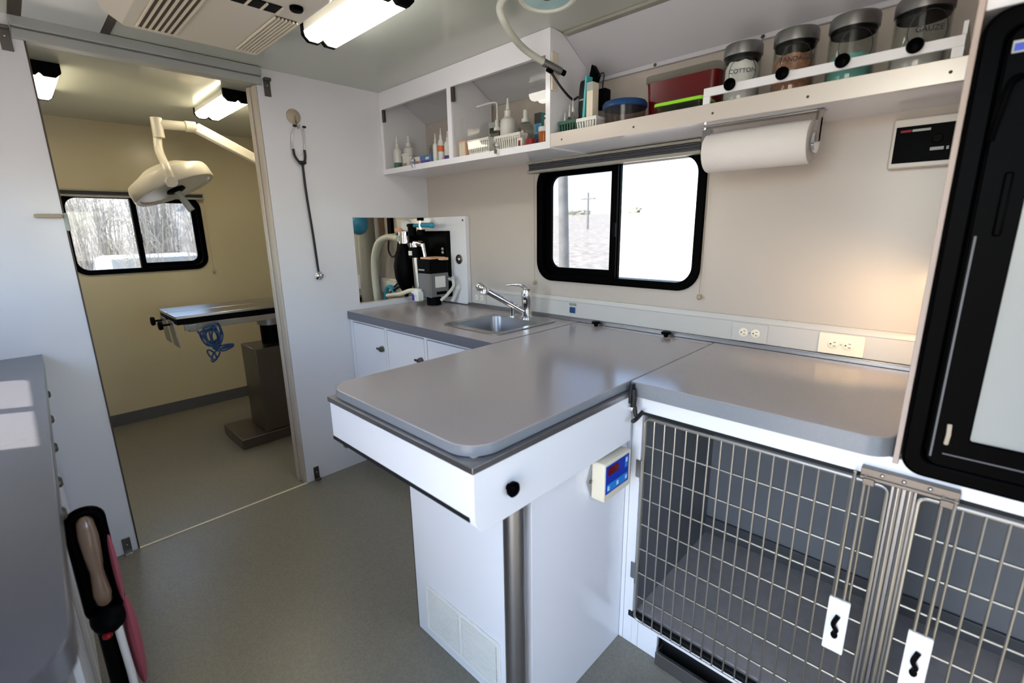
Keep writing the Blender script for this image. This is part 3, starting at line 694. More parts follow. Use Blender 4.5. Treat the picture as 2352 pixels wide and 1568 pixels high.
def carton(name, lab, x0, x1, y0, y1, h, m, marks=(), z0=1.6455, cat='box'):
    o = thing(name, lab, cat, ((x0+x1)/2, (y0+y1)/2, z0))
    MB().box(x0, x1, y0, y1, z0, z0+h).build('carton_body', m, o, bevel=.001)
    for (a, e, c, g, mm) in marks:
        w_ = x1-x0; MB().box(x0+a*w_, x0+e*w_, y0-.0006, y0-.0001, z0+c*h, z0+g*h).build('printed_panel', mm, o)
    return o
bottle('spray_bottle', 'slim white bottle with green foot label inside the glass cabinet', .085, -.245, .022, .165, 'nozzle', bands=((.03, .2, 'green'),))
bottle('squeeze_bottle', 'white squeeze bottle behind the white cup in the cabinet', .105, -.185, .030, .175, 'nozzle')
t = thing('cup', 'small white cup with tan print in the cabinet', 'cup', (.160, -.232, 1.6455))
MB().lathe([(.024, 0), (.026, .004), (.030, .06), (.034, .062), (.034, .070), (.028, .069), (.024, .006)], (.160, -.232, 1.6455), (0, 0, 1), 20).build('cup_body', 'pill_white', t)
MB().box(.150, .187, -.2640, -.2625, 1.655, 1.668).build('printed_panel', 'gold', t)
carton('small_box', 'pink and white small box beside the blue box in the cabinet', .240, .305, -.262, -.235, .042, 'white_plastic', ((0, 1, 0, .5, 'pink'),))
carton('small_box', 'flat blue printed box in the cabinet', .315, .405, -.265, -.235, .041, 'blue_print', ((.1, .9, .15, .45, 'purple'), (.5, .8, .5, .8, 'pill_white')))
t = thing('beaker', 'clear glass beaker at the back of the cabinet', 'beaker', (.30, -.14, 1.6455))
MB().lathe([(.045, 0), (.045, .095), (.047, .1), (.043, .098), (.043, .004)], (.30, -.14, 1.6455), (0, 0, 1), 22).build('beaker_body', 'jar_glass', t)
bottle('dropper_bottle', 'thin plain white dropper bottle in the cabinet', .425, -.25, .0135, .135, 'nozzle')
bottle('dropper_bottle', 'thin white dropper bottle with orange label in the cabinet', .466, -.247, .016, .155, 'nozzle', bands=((.3, .48, 'orange'),))
bottle('dropper_bottle', 'white dropper bottle with blue foot by the divider', .514, -.244, .018, .135, 'nozzle', bands=((.02, .18, 'purple'),))
carton('small_box', 'peach coloured box beside the cabinet divider', .622, .668, -.267, -.215, .070, 'peach', ((.1, .9, .1, .9, 'beige_plastic'),))
def slotted_basket(name, lab, x0, x1, y0, y1, h, z0=1.6455, m='white_plastic', n=11, back='print_grey'):
    o = thing(name, lab, 'basket', ((x0+x1)/2, (y0+y1)/2, z0)); s = .006
    MB().box(x0+s, x1-s, y0+s, y1-s, z0, z0+.003).build('basket_floor', m, o)
    MB().frame([(x0-.003, y0-.003), (x1+.003, y0-.003), (x1+.003, y1+.003), (x0-.003, y1+.003)], [(x0+.004, y0+.004), (x1-.004, y0+.004), (x1-.004, y1-.004), (x0+.004, y1-.004)], 'z', z0+h-.012, z0+h).build('basket_rim', m, o, bevel=.001)
    MB().frame([(x0+s, y0+s), (x1-s, y0+s), (x1-s, y1-s), (x0+s, y1-s)], [(x0+s+.002, y0+s+.002), (x1-s-.002, y0+s+.002), (x1-s-.002, y1-s-.002), (x0+s+.002, y1-s-.002)], 'z', z0, z0+h*.22).build('basket_foot', m, o)
    for k in range(n+1):
        f = k/n; wv = .5*(x1-x0)/n
        for (yy, ys) in ((y0, s), (y1, -s)):
            xb = x0+s+(x1-x0-2*s)*f; xt = x0+(x1-x0)*f; g = MB()
            g.add([(xb-wv/2, yy+ys, z0), (xb+wv/2, yy+ys, z0), (xt+wv/2, yy, z0+h-.008), (xt-wv/2, yy, z0+h-.008), (xb-wv/2, yy+ys*1.35, z0), (xb+wv/2, yy+ys*1.35, z0), (xt+wv/2, yy+ys*.35, z0+h-.008), (xt-wv/2, yy+ys*.35, z0+h-.008)],
                  [(0, 1, 2, 3), (7, 6, 5, 4), (0, 4, 5, 1), (1, 5, 6, 2), (2, 6, 7, 3), (3, 7, 4, 0)]); g.build('basket_slat', m, o, smooth=False)
    for xx, sg in ((x0, 1), (x1, -1)):
        g = MB(); g.add([(xx+sg*s, y0+s, z0), (xx+sg*s, y1-s, z0), (xx, y1, z0+h-.008), (xx, y0, z0+h-.008), (xx+sg*(s+.002), y0+s, z0), (xx+sg*(s+.002), y1-s, z0), (xx+sg*.002, y1, z0+h-.008), (xx+sg*.002, y0, z0+h-.008)],
              [(0, 1, 2, 3), (7, 6, 5, 4), (0, 4, 5, 1), (1, 5, 6, 2), (2, 6, 7, 3), (3, 7, 4, 0)]); g.build('basket_side', m, o, smooth=False)
    return o
slotted_basket('slotted_basket', 'white slotted basket next to the peach box', .682, .818, -.264, -.190, .068)
slotted_basket('slotted_basket', 'white slotted basket in front of the cone-top bottle', .845, .990, -.250, -.205, .066)
bottle('squirt_bottle', 'large white bottle with cone tip and green stripe in the cabinet', .843, -.165, .036, .232, 'nozzle', bands=((.05, .1, 'green'),))
t = bottle('wand_bottle', 'translucent bottle with bent wand nozzle in the cabinet', .755, -.145, .034, .16, 'spray', m='frosted')
MB().tube(bez([(.755, -.145, 1.80), (.755, -.145, 1.865), (.745, -.15, 1.880), (.70, -.165, 1.878), (.655, -.18, 1.872)], 5), .004, 8).build('wand', 'pill_white', t)
bottle('clear_bottle', 'clear plastic bottle with tan foot at the cabinet back', .925, -.14, .036, .175, 'spray', m='clear_plastic', bands=((.1, .3, 'tub_plastic'),))
carton('printed_box', 'grey white printed box at the cabinet back', .665, .735, -.115, -.07, .165, 'print_grey', ((.1, .9, .7, .85, 'print_dark'), (.1, .3, .1, .5, 'navy')))
carton('medicine_box', 'small white box with red spot in front of the basket', .990, 1.020, -.268, -.256, .038, 'white_plastic', ((.3, .7, .2, .75, 'print_red'),))
t = thing('tape_roll', 'red tape roll lying by the amber pill bottle', 'tape', (1.062, -.262, 1.6455))
MB().lathe([(.010, 0), (.021, 0), (.021, .026), (.010, .026)], (1.062, -.262, 1.6455), (0, 0, 1), 22).build('tape_body', 'red', t)
bottle('pill_bottle', 'amber pill bottle at the end of the cabinet', 1.118, -.245, .023, .066, 'pill', m='amber')
carton('medicine_box', 'upright blue and dark box at the cabinet back', .985, 1.022, -.15, -.11, .150, 'teal', ((0, 1, .72, 1, 'print_dark'), (0, 1, .2, .45, 'navy'), (.2, .8, .5, .7, 'blue_print')))
carton('medicine_box', 'white box with dark top stripe at the cabinet back', 1.038, 1.115, -.15, -.10, .135, 'white_plastic', ((0, 1, .88, .94, 'print_dark'),))

# ------------------------------------------------------------------ long shelf
t = thing('wall_shelf', 'long white wall shelf with brushed metal lip', 'shelf', (1.77, -.14, 1.622))
MB().box(1.184, 2.361, -.282, -.0005, 1.625, 1.645).build('board', 'white_lam', t)
MB().box(1.184, 2.361, -.288, -.2822, 1.624, 1.673).build('lip', 'steel_white', t, bevel=.001)
for x in (1.24, 1.54, 1.80, 2.045, 2.32): MB().sph((x, -.2885, 1.645), (.0035, .002, .0035), 8, 6).build('screw', 'bronze', t)
t = thing('jar_rail', 'white retaining rail with round black knobs on the shelf', 'rail', (2.05, -.28, 1.673))
MB().box(1.768, 2.335, -.287, -.279, 1.694, 1.717).build('rail_bar', 'white_lam', t, bevel=.001)
for x in (1.768, 2.315): MB().box(x, x+.02, -.287, -.279, 1.6732, 1.6938).build('rail_post', 'white_lam', t)
MB().box(2.327, 2.335, -.279, -.02, 1.694, 1.745).build('rail_end', 'white_lam', t)
for x in (1.847, 1.981, 2.114, 2.251): MB().lathe([(.006, 0), (.006, .004), (.0145, .008), (.0165, .014), (.0145, .020), (.007, .023)], (x, -.287, 1.711), (0, -1, 0), 20).build('knob', 'black_gloss', t)
def jar(x, r, lab, fill, fh, word):
    o = thing('storage_jar', lab, 'jar', (x, -.185, 1.6455)); z0 = 1.6455
    MB().lathe([(r*.95, 0), (r, .006), (r, .155), (r*.96, .165), (r*.96, .168), (r*.93, .166), (r*.94, .155), (r*.95, .01), (r*.9, .004)], (x, -.185, z0), (0, 0, 1), 32).build('glass_body', 'jar_glass', o)
    l = MB().lathe([(r*.97, .160), (r*1.04, .161), (r*1.04, .186), (r*.98, .193), (r*.5, .194)], (x, -.185, z0), (0, 0, 1), 32).build('lid', 'brushed', o)
    MB().lathe([(r*.93, .150), (r*.95, .152), (r*.95, .160), (r*.80, .160)], (x, -.185, z0), (0, 0, 1), 32).build('seal', 'black', l)
    if fill:
        q = random.Random(int(x*1000)); b = MB().lathe([(r*.88, .006), (r*.90, .012), (r*.90, fh*.9), (r*.75, fh), (r*.2, fh*1.04)], (x, -.185, z0), (0, 0, 1), 24)
        c = Vector((x, -.185, z0)); b.v = [v+(v-c)*q.uniform(-.03, .015) for v in b.v]; b.build('contents', fill, o)
    # round ring with printed word on the front
    d = Vector((.36, -.933, 0)).normalized(); s = Vector((-d.y, d.x, 0)); ctr = Vector((x, -.185, z0+.112)); ring = []
    for k in range(28):
        a = 2*PI*k/28; u = math.cos(a)*r*.74; vv = math.sin(a)*r*.74; th = u/r
        ring.append(ctr+(d*math.cos(th)+s*math.sin(th))*(r+.0008)+Vector((0, 0, vv)))
    MB().tube(ring, .0009, 5, closed=True).build('printed_ring', 'print_dark', o)
    if word:
        mx = Matrix((s, Vector((0, 0, 1)), d)).transposed().to_4x4(); mx.translation = ctr+d*(r+.0012)
        text('printed_word', word, .0165, mx, 'print_dark', o, .0006)
jar(1.836, .051, 'lidded glass jar filled with white cotton', 'cotton', .145, 'COTTON')
jar(1.975, .053, 'lidded glass jar filled with tan applicators', 'tan_swab', .13, 'BANDAGES')
jar(2.108, .053, 'lidded glass jar part filled with teal swabs', 'teal_liquid', .10, None)
jar(2.246, .055, 'lidded glass jar with pale gauze next to the refrigerator', 'paper', .09, 'GAUZE')
# shelf clutter
t = thing('storage_bin', 'dark red plastic bin with clear lid on the shelf', 'bin', (1.63, -.09, 1.6455))
b = MB(); n0 = rr(1.512, 1.742, -.148, -.035, .02, 5); n1 = rr(1.502, 1.752, -.155, -.028, .024, 5); k = len(n0)
b.add([(x, y, 1.6455) for x, y in n0]+[(x, y, 1.805) for x, y in n1], [tuple(range(k-1, -1, -1)), tuple(range(k, 2*k))]+[(i, (i+1) % k, k+(i+1) % k, k+i) for i in range(k)]); b.build('bin_body', 'red_bin', t)
MB().prism(rr(1.497, 1.757, -.160, -.023, .026, 5), 'z', 1.8055, 1.828).build('bin_lid', 'clear_plastic', t, bevel=.004)
t = thing('food_container', 'clear container with lime green lid in front of the red bin', 'container', (1.69, -.22, 1.6455))
MB().prism(rr(1.605, 1.755, -.268, -.172, .012, 4), 'z', 1.6455, 1.696).build('container_body', 'tub_plastic', t)
MB().prism(rr(1.598, 1.761, -.274, -.166, .014, 4), 'z', 1.696, 1.706).build('container_lid', 'lime', t, bevel=.002)
t = thing('tub', 'round clear tub with navy lid on the shelf', 'container', (1.445, -.19, 1.6455))
MB().lathe([(.062, 0), (.066, .004), (.074, .085), (.072, .086)], (1.445, -.19, 1.6455), (0, 0, 1), 32).build('tub_body', 'tub_plastic', t)
MB().lathe([(.076, .084), (.078, .086), (.078, .098), (.072, .106), (.03, .109)], (1.445, -.19, 1.6455), (0, 0, 1), 32).build('tub_lid', 'navy', t)
slotted_basket('small_basket', 'small white basket holding teal and white boxes on the shelf', 1.290, 1.372, -.262, -.205, .066, n=7)
t = thing('folder', 'slim teal folder standing in the small white basket', 'folder', (1.315, -.235, 1.649))
MB().prism([(1.300, 1.649), (1.312, 1.649), (1.322, 1.853), (1.316, 1.853)], 'y', -.252, -.215).build('folder_body', 'teal', t)
t = thing('tall_box', 'slim grey box standing in the small white basket', 'box', (1.335, -.235, 1.649))
MB().box(1.323, 1.350, -.252, -.215, 1.649, 1.828).build('box_body', 'cream_plastic', t, bevel=.001); MB().box(1.323, 1.350, -.2525, -.2521, 1.80, 1.826).build('box_band', 'print_grey', t)
t = thing('power_adapter', 'black power adapter hanging by its cord above the shelf', 'adapter', (1.349, -.19, 1.74))
MB().prism(rr(1.324, 1.374, 1.745, 1.813, .008, 4), 'y', -.205, -.172).build('adapter_body', 'black', t, bevel=.003)
MB().tube(bez([(1.349, -.188, 1.812), (1.349, -.188, 1.835), (1.335, -.16, 1.868), (1.295, -.11, 1.895), (1.262, -.09, 1.895)], 6), .0025, 6).build('adapter_cord', 'cable', t)
MB().prism([(1.222, 1.870), (1.256, 1.875), (1.264, 1.90), (1.240, 1.938), (1.228, 1.89)], 'y', -.108, -.072).build('plug', 'black', t, bevel=.004)
t = thing('cable_bundle', 'tied bundle of black cable hanging beside the teal folder', 'cable', (1.28, -.205, 1.72))
for k in range(6):
    o_ = .0062*k; MB().tube([(1.266+o_*.8+.012*math.sin(a)*.25, -.205+.010*math.cos(a), 1.785+.066*math.sin(a)) for a in [2*PI*j/20 for j in range(20)]], .0042, 6, closed=True).build('cable_loop', 'cable', t)
MB().tube([(1.282+.022*math.cos(a), -.205+.016*math.sin(a), 1.785) for a in [2*PI*j/20 for j in range(20)]], .003, 6, closed=True).build('tie', 'print_grey', t)
slotted_basket('wire_rack', 'dark green rack holding small tubes on the shelf', 1.200, 1.278, -.255, -.16, .070, m='green', n=6)
for k, (x, y, h) in enumerate(((1.213, -.235, .10), (1.232, -.232, .125), (1.250, -.235, .145), (1.222, -.19, .12), (1.246, -.19, .13))):
    bottle('sample_tube', 'small pale tube standing in the green rack', x, y, .0075, h, 'nozzle', m='frosted', group='tubes in the green rack', z0=1.649)
# ------------------------------------------------------------------ paper towel
t = thing('towel_holder', 'steel under-shelf bracket carrying the paper towel roll', 'towel holder', (1.9, -.17, 1.5))
b = MB(); b.box(1.742, 2.072, -.225, -.195, 1.6195, 1.6245); b.build('mount_plate', 'steel', t, bevel=.001)
b = MB(); b.tube(bez([(1.748, -.21, 1.62), (1.748, -.212, 1.58), (1.748, -.205, 1.545)], 5), .007, 8); b.box(1.751, 1.775, -.235, -.205, 1.578, 1.612); b.build('arm', 'chrome', t)
b = MB(); b.tube(bez([(2.066, -.235, 1.62), (2.062, -.222, 1.585), (2.058, -.205, 1.545)], 5), .009, 8); b.cyl((2.052, -.205, 1.545), (2.060, -.205, 1.545), .03, n=18); b.build('arm', 'chrome', t)
MB().cyl((1.75, -.205, 1.545), (2.056, -.205, 1.545), .008, n=12).build('spindle', 'chrome', t)
b = MB(); b.lathe([(.019, 0), (.056, 0), (.058, .003), (.058, .282), (.056, .285), (.019, .285)], (1.762, -.205, 1.545), (1, 0, 0), 40)
b.build('paper_towel_roll', 'paper', label='white paper towel roll hung under the shelf', cat='paper towels')

# ------------------------------------------------------------------ gooseneck exam lamp
t = thing('gooseneck_lamp', 'pale gooseneck exam lamp clamped to the cabinet end', 'lamp', (1.2, -.3, 1.86))
MB().box(1.1835, 1.190, -.284, -.250, 1.825, 1.955).build('mount_plate', 'cream_plastic', t, bevel=.002)
b = MB(); b.cyl((1.197, -.345, 1.904), (1.222, -.275, 1.882), .0135, n=16); b.build('socket', 'brushed', t)
b = MB(); b.cyl((1.222, -.275, 1.882), (1.228, -.258, 1.877), .0105, n=12); b.cyl((1.203, -.33, 1.882), (1.209, -.308, 1.875), .008, n=10); b.build('clamp_knob', 'black', t)
path = bez([(1.197, -.345, 1.904), (1.190, -.43, 1.924), (1.222, -.53, 1.935), (1.250, -.60, 1.955), (1.250, -.615, 1.985), (1.272, -.615, 2.005), (1.32, -.615, 2.012), (1.39, -.612, 2.004), (1.43, -.61, 1.985)], 8)
MB().tube(path, .0115, 12).build('neck', 'hose', t)
hc = Vector((1.440, -.615, 1.966)); hn = Vector((.08, -.11, -1)).normalized()
MB().lathe([(.015, -.045), (.03, -.040), (.068, -.020), (.082, .0), (.084, .008), (.076, .009), (.072, .002), (.04, -.012)], hc, hn, 36).build('head', 'hose', t)
MB().lathe([(.072, .001), (.071, .004), (.02, .006)], hc, hn, 36).build('lens', 'skylens', t)
MB().lathe([(.018, .006), (.018, .009), (.008, .011)], hc, hn, 20).build('centre_cap', 'print_dark', t)
MB().tube(bez([(1.208, -.315, 1.875), (1.225, -.27, 1.825), (1.235, -.22, 1.795), (1.252, -.21, 1.80), (1.266, -.205, 1.80)], 6), .0045, 8).build('power_cord', 'cable', t)

# ------------------------------------------------------------------ ceiling: roof air unit, fluorescent lights
t = thing('roof_air_unit', 'beige ceiling air conditioner with side grilles', 'air conditioner', (.68, -1.23, 1.955))
o0 = rr(.33, 1.03, -1.475, -.985, .03, 4); o1 = rr(.34, 1.02, -1.465, -.995, .03, 4); o2 = rr(.378, .985, -1.425, -1.028, .02, 4); k = len(o0)
b = MB(); b.add([(x, y, ZC-.0005) for x, y in o0]+[(x, y, 2.0) for x, y in o1]+[(x, y, 1.962) for x, y in o2], [tuple(range(k))]+[(a*k+i, a*k+(i+1) % k, (a+1)*k+(i+1) % k, (a+1)*k+i) for a in (0, 1) for i in range(k)]+[tuple(range(3*k-1, 2*k-1, -1))])
b.build('shroud', 'ac_beige', t, bevel=.004)
def grille(x0, x1, y0, y1, n):
    g = MB().box(x0, x1, y0, y1, 1.9595, 1.9618).build('grille', 'bronze', t)
    for i in range(n+1):
        y = y0+(y1-y0)*i/n; MB().box(x0, x1, y-.0022, y+.0022, 1.9540, 1.9600).build('slat', 'beige_plastic', g)
grille(.41, .78, -1.392, -1.292, 6); grille(.42, .78, -1.108, -1.042, 6)
g = MB().box(.80, .855, -1.33, -1.115, 1.9590, 1.9615).build('outlet_vent', 'black', t)
for i in range(6): MB().box(.80, .855, -1.33+i*.043-.002, -1.33+i*.043+.003, 1.955, 1.961).build('fin', 'beige_plastic', g)
MB().lathe([(.019, 0), (.019, .008), (.016, .011), (.004, .012)], (.878, -1.085, 1.962), (0, 0, -1), 20).build('dial', 'black_gloss', t)

def tube_light(lab, x0, x1, y0, y1, lens='tube_lens'):
    L = thing('fluorescent_light', lab, 'light', ((x0+x1)/2, (y0+y1)/2, 1.975))
    MB().box(x0+.012, x1-.012, y0+.004, y1-.004, 2.008, ZC-.0005).build('back_plate', 'white_plastic', L)
    w_ = (y1-y0); pr = []
    def lobe(a, c): return [(a, 2.008), (a+.004, 1.992), (a+.018, 1.980), (c-.018, 1.980), (c-.004, 1.992), (c, 2.008)]
    m_ = (y0+y1)/2
    for (a, c) in ((y0+.003, m_-.001), (m_+.001, y1-.003)):
        MB().prism(lobe(a, c), 'x', x0+.02, x1-.02).build('lens', lens, L)
    for (a, c) in ((x0, x0+.02), (x1-.02, x1)):
        MB().prism([(y0, ZC-.0005), (y0, 1.998), (y0+.02, 1.978), (m_-.012, 1.978), (m_, 1.990), (m_+.012, 1.978), (y1-.02, 1.978), (y1, 1.998), (y1, ZC-.0005)], 'x', a, c).build('end_cap', 'black', L, bevel=.002)
    return L
tube_light('black capped twin fluorescent light beside the roof air unit', .585, 1.075, -.945, -.805)
tube_light('black capped twin fluorescent light above the surgery lamp arm', -1.0, -.44, -.905, -.765, 'tube_lens_warm')
tube_light('black capped twin fluorescent light half hidden by the partition', -1.05, -.52, -1.645, -1.503, 'tube_lens_warm')

# small lamp added, hidden by the refrigerator column, to cast the warm wall glow
t = thing('added_glow_lamp', 'tiny unseen lamp added for the warm glow beside the refrigerator', 'lamp', (2.356, -.27, 1.14))
MB().lathe([(.006, 0), (.006, .004), (.003, .007)], (2.3624, -.27, 1.15), (-1, 0, 0), 14).build('lamp_body', 'steel', t)
MB().sph((2.3545, -.27, 1.148), .0025, 10, 8).build('bulb', 'added_glow_bulb', t)
pl = bpy.data.lights.new('added_glow_spot', 'SPOT'); pl.energy = 1.35; pl.color = (1, .68, .36); pl.spot_size = math.radians(125); pl.spot_blend = 1.0; pl.shadow_soft_size = .01
po = bpy.data.objects.new('added_glow_spot', pl); col.objects.link(po); po.parent = t; po.location = Vector((2.346, -.27, 1.142))-ORG[t.name]; po.rotation_euler = Vector((-.22, .30, -.20)).to_track_quat('-Z', 'Y').to_euler()

# ------------------------------------------------------------------ things on the partition
t = thing('suction_hook', 'round clear suction hook on the white partition', 'hook', (.0, -.752, 1.82))
MB().lathe([(.034, 0), (.033, .004), (.02, .010), (.008, .014)], (.0006, -.752, 1.852), (1, 0, 0), 24).build('suction_cup', 'tan_handle', t)
MB().tube(bez([(.013, -.752, 1.852), (.016, -.748, 1.82), (.022, -.745, 1.800), (.034, -.744, 1.803), (.036, -.744, 1.815)], 5), .004, 8).build('hook_arm', 'frosted', t)
t = thing('stethoscope', 'black stethoscope hanging from the suction hook', 'stethoscope', (.02, -.74, 1.1))
for s in (-1, 1):
    b = MB(); b.tube(bez([(.028, -.745+s*.018, 1.802), (.022, -.748+s*.026, 1.775), (.02, -.752+s*.03, 1.735), (.02, -.752+s*.027, 1.70)], 6), .0026, 8); b.build('ear_tube', 'steel', t)
    MB().sph((.032, -.742+s*.022, 1.806), (.006, .010, .006), 10, 8).build('ear_tip', 'rubber', t)
    MB().tube(bez([(.02, -.752+s*.027, 1.705), (.02, -.750+s*.025, 1.675), (.02, -.745+s*.014, 1.65), (.02, -.742, 1.635)], 6), .006, 8).build('yoke_tube', 'rubber', t)
MB().box(.012, .028, -.760, -.724, 1.640, 1.654).build('yoke_band', 'rubber', t, bevel=.004)
MB().tube(bez([(.02, -.742, 1.64), (.018, -.738, 1.5), (.016, -.726, 1.3), (.014, -.718, 1.125)], 8), .0058, 8).build('tubing', 'rubber', t)
MB().lathe([(.008, 0), (.021, .003), (.022, .010), (.012, .014), (.012, .020), (.006, .022)], (.004, -.7165, 1.103), (1, 0, 0), 22).build('chestpiece', 'chrome', t)
for i, (y, z, lab, dirn) in enumerate(((-.857, 1.955, 'metal door catch at the top of the stethoscope wall', 1), (-.845, .036, 'metal door catch at the foot of the stethoscope wall', -1), (-1.668, .03, 'metal door catch at the foot of the partition by the side counter', -1), (-1.677, 1.955, 'dark metal door catch high on the partition over the side counter', 1))):
    t = thing('door_catch', lab, 'door catch', (.005, y, z-.03))
    MB().box(.0006, .006, y-.014, y+.014, z-.034, z+.040).build('catch_plate', 'dark_steel', t, bevel=.001)
    b = MB(); zz = z+dirn*.040 if dirn > 0 else z-.034
    b.box(.0006, .024, y-.014, y+.014, min(zz, zz-dirn*.012), max(zz, zz-dirn*.012)); b.build('catch_foot', 'steel' if i == 2 else 'dark_steel', t, bevel=.002)
    MB().sph((.007, y, z+.01), (.003, .004, .004), 8, 6).build('screw', 'steel', t)
t = thing('door_pull', 'tan pull bar beside the doorway over the side counter', 'handle', (.02, -1.67, 1.38))
MB().prism(rr(-1.712, -1.636, 1.383, 1.398, .006, 3), 'x', .012, .024).build('pull_bar', 'tan_handle', t, bevel=.003); MB().box(.0006, .012, -1.70, -1.69, 1.386, 1.395).build('pull_post', 'tan_handle', t)
MB().prism(rr(-1.634, -1.622, 1.338, 1.402, .004, 3), 'x', .002, .014).build('latch_plate', 'print_grey', t, bevel=.002)

# ------------------------------------------------------------------ side counter on the left
t = thing('side_cabinet', 'grey topped cabinet with a row of knobbed drawers along the back wall', 'cabinet', (.9, -2.07, 0))
top = [(.002, -1.776), (1.70, -1.816)]+[(1.745+.085*math.sin(a*PI/12)-.0, -1.902+.085*math.cos(a*PI/12)) for a in range(7)]+[(1.83, -2.348), (.002, -2.348)]
MB().prism(top, 'z', .862, .9).build('worktop', 'side_top', t, bevel=.002)
MB().prism([(.003, -1.82), (1.66, -1.858), (1.70, -1.90), (1.70, -2.348), (.003, -2.348)], 'z', 0, .861).build('carcass', 'grey_plastic', t)
def facey(x): return -1.82-(x/1.657)*.038
for x0, x1, kx in ((.01, .27, .12), (.28, .60, .45), (.61, .86, .73), (.87, 1.08, .985), (1.09, 1.30, 1.16)):
    for (z0, z1) in ((.70, .85), (.10, .69)):
        b = MB(); ya, yb = facey(x0), facey(x1)
        b.add([(x0, ya, z0), (x1, yb, z0), (x1, yb, z1), (x0, ya, z1), (x0, ya+.012, z0), (x1, yb+.012, z0), (x1, yb+.012, z1), (x0, ya+.012, z1)], [(0, 1, 2, 3), (7, 6, 5, 4), (0, 4, 5, 1), (1, 5, 6, 2), (2, 6, 7, 3), (3, 7, 4, 0)])
        dr = b.build('drawer' if z0 > .5 else 'door', 'white_lam', t, bevel=.001)
        if z0 > .5:
            MB().lathe([(.005, 0), (.005, .014), (.012, .018), (.013, .026), (.008, .030)], (kx, facey(kx)+.012, .775), (0, 1, 0), 16).build('knob', 'dark_steel', dr)
# upright vacuum
t = thing('vacuum_cleaner', 'black upright vacuum with tan grip and red side beside the drawers', 'vacuum cleaner', (1.06, -1.785, 0))
loop = [(1.062, -1.783+p[0], p[1]) for p in rr(-.026, .026, .45, .72, .024, 6)]
MB().tube(loop, .0115, 12, closed=True).build('loop_handle', 'black_gloss', t)
b = MB(); b.lathe([(.006, 0), (.015, .012), (.019, .05), (.017, .10), (.013, .14), (.015, .17), (.018, .20), (.015, .225), (.006, .235)], (1.066, -1.783, .712), (0, 0, -1), 18); b.build('grip_panel', 'tan_grip', t)
MB().prism(rr(-1.812, -1.754, .45, .722, .026, 6), 'x', 1.036, 1.046).build('handle_back', 'black', t, bevel=.003)
b = MB(); b.sph((1.065, -1.783, .445), (.05, .034, .036), 18, 12); b.build('collar', 'black', t)
MB().sph((1.108, -1.792, .425), (.010, .010, .008), 10, 8).build('red_button', 'red', t)
MB().cyl((1.075, -1.79, .44), (1.06, -1.79, .12), .018, n=16).build('lower_tube', 'black', t)
MB().tube([(1.095, -1.772, .44), (1.10, -1.768, .30), (1.09, -1.768, .13)], .008, 10).build('white_hose', 'white_plastic', t)
b = MB(); b.sph((1.06, -1.751, .56), (.028, .007, .10), 14, 10); b.sph((1.06, -1.748, .35), (.045, .014, .13), 16, 12); b.build('red_bag', 'bag_pink', t)
b = MB(); b.prism(rr(.96, 1.20, -1.805, -1.72, .03, 5), 'z', .0, .075); b.build('floor_head', 'black', t, bevel=.012, seg=3)
MB().cyl((1.06, -1.79, .07), (1.06, -1.79, .14), .03, .022, n=16).build('neck_joint', 'black', t)

# ------------------------------------------------------------------ surgery room
t = thing('surgery_table', 'stainless surgery table on a dark pedestal seen through the doorway', 'surgery table', (-.87, -.75, 0))
MB().prism(rr(-1.075, -.865, -1.235, -.12, .004, 2), 'z', .868, .883).build('top_half', 'steel', t, bevel=.002); MB().prism(rr(-.860, -.655, -1.235, -.12, .004, 2), 'z', .868, .883).build('top_half', 'steel', t, bevel=.002)
MB().box(-1.07, -.662, -1.23, -.12, .835, .867).build('black_channel', 'black', t)
MB().box(-.668, -.657, -1.20, -.12, .800, .833).build('side_rail', 'steel', t, bevel=.001); MB().box(-1.06, -1.05, -1.2, -.12, .800, .833).build('side_rail', 'steel', t)
for x0, x1 in ((-1.03, -.90), (-.83, -.70)):
    MB().add([(x0, -1.238, .85), (x1, -1.238, .85), (x1, -1.225, .70), (x0, -1.225, .70), (x0, -1.243, .85), (x1, -1.243, .85), (x1, -1.230, .70), (x0, -1.230, .70)], [(0, 1, 2, 3), (7, 6, 5, 4), (0, 4, 5, 1), (1, 5, 6, 2), (2, 6, 7, 3), (3, 7, 4, 0)]).build('end_plate', 'brushed', t)
for x in (-.965, -.765): MB().lathe([(.006, 0), (.006, .035), (.024, .037), (.026, .052), (.020, .056)], (x, -1.243, .83), (0, -1, 0), 12).build('clamp_knob', 'black', t)
b = MB(); b.box(-.70, -.655, -1.18, -1.14, .79, .83); b.build('rope_cleat', 'steel', t, bevel=.002)
MB().cyl((-.86, -.69, .74), (-.86, -.69, .7945), .075, n=24).build('top_collar', 'brushed', t); MB().cyl((-.86, -.69, .6155), (-.86, -.69, .74), .062, n=24).build('lift_column', 'black', t); MB().box(-1.0, -.74, -.86, -.4, .795, .834).build('mount_plate', 'dark_steel', t)
mat('ped', '6a625a', .3, metal=.7)
MB().box(-.97, -.71, -.85, -.45, .0665, .615).build('pedestal', 'ped', t, bevel=.004); MB().box(-1.06, -.69, -1.0, -.25, 0, .066).build('base', 'ped', t, bevel=.004)
t = thing('rope', 'bundle of blue rope tied at the end of the surgery table', 'rope', (-.66, -1.12, .66))
q = random.Random(5); P0 = Vector((-.648, -1.115, .80))
loops = []
for k in range(7):
    c = P0+Vector((.003*k, .030+q.uniform(-.008, .03), -.05+q.uniform(-.015, .015))); ry, rz, ph = q.uniform(.022, .042), q.uniform(.035, .06), q.uniform(0, 6); tl = q.uniform(-.5, .5)
    loops.append([c+Vector((.012*math.sin(a*2+ph), ry*math.cos(a)+tl*rz*.5*math.sin(a), rz*math.sin(a)+.006*math.sin(3*a+ph))) for a in [2*PI*j/22 for j in range(22)]])
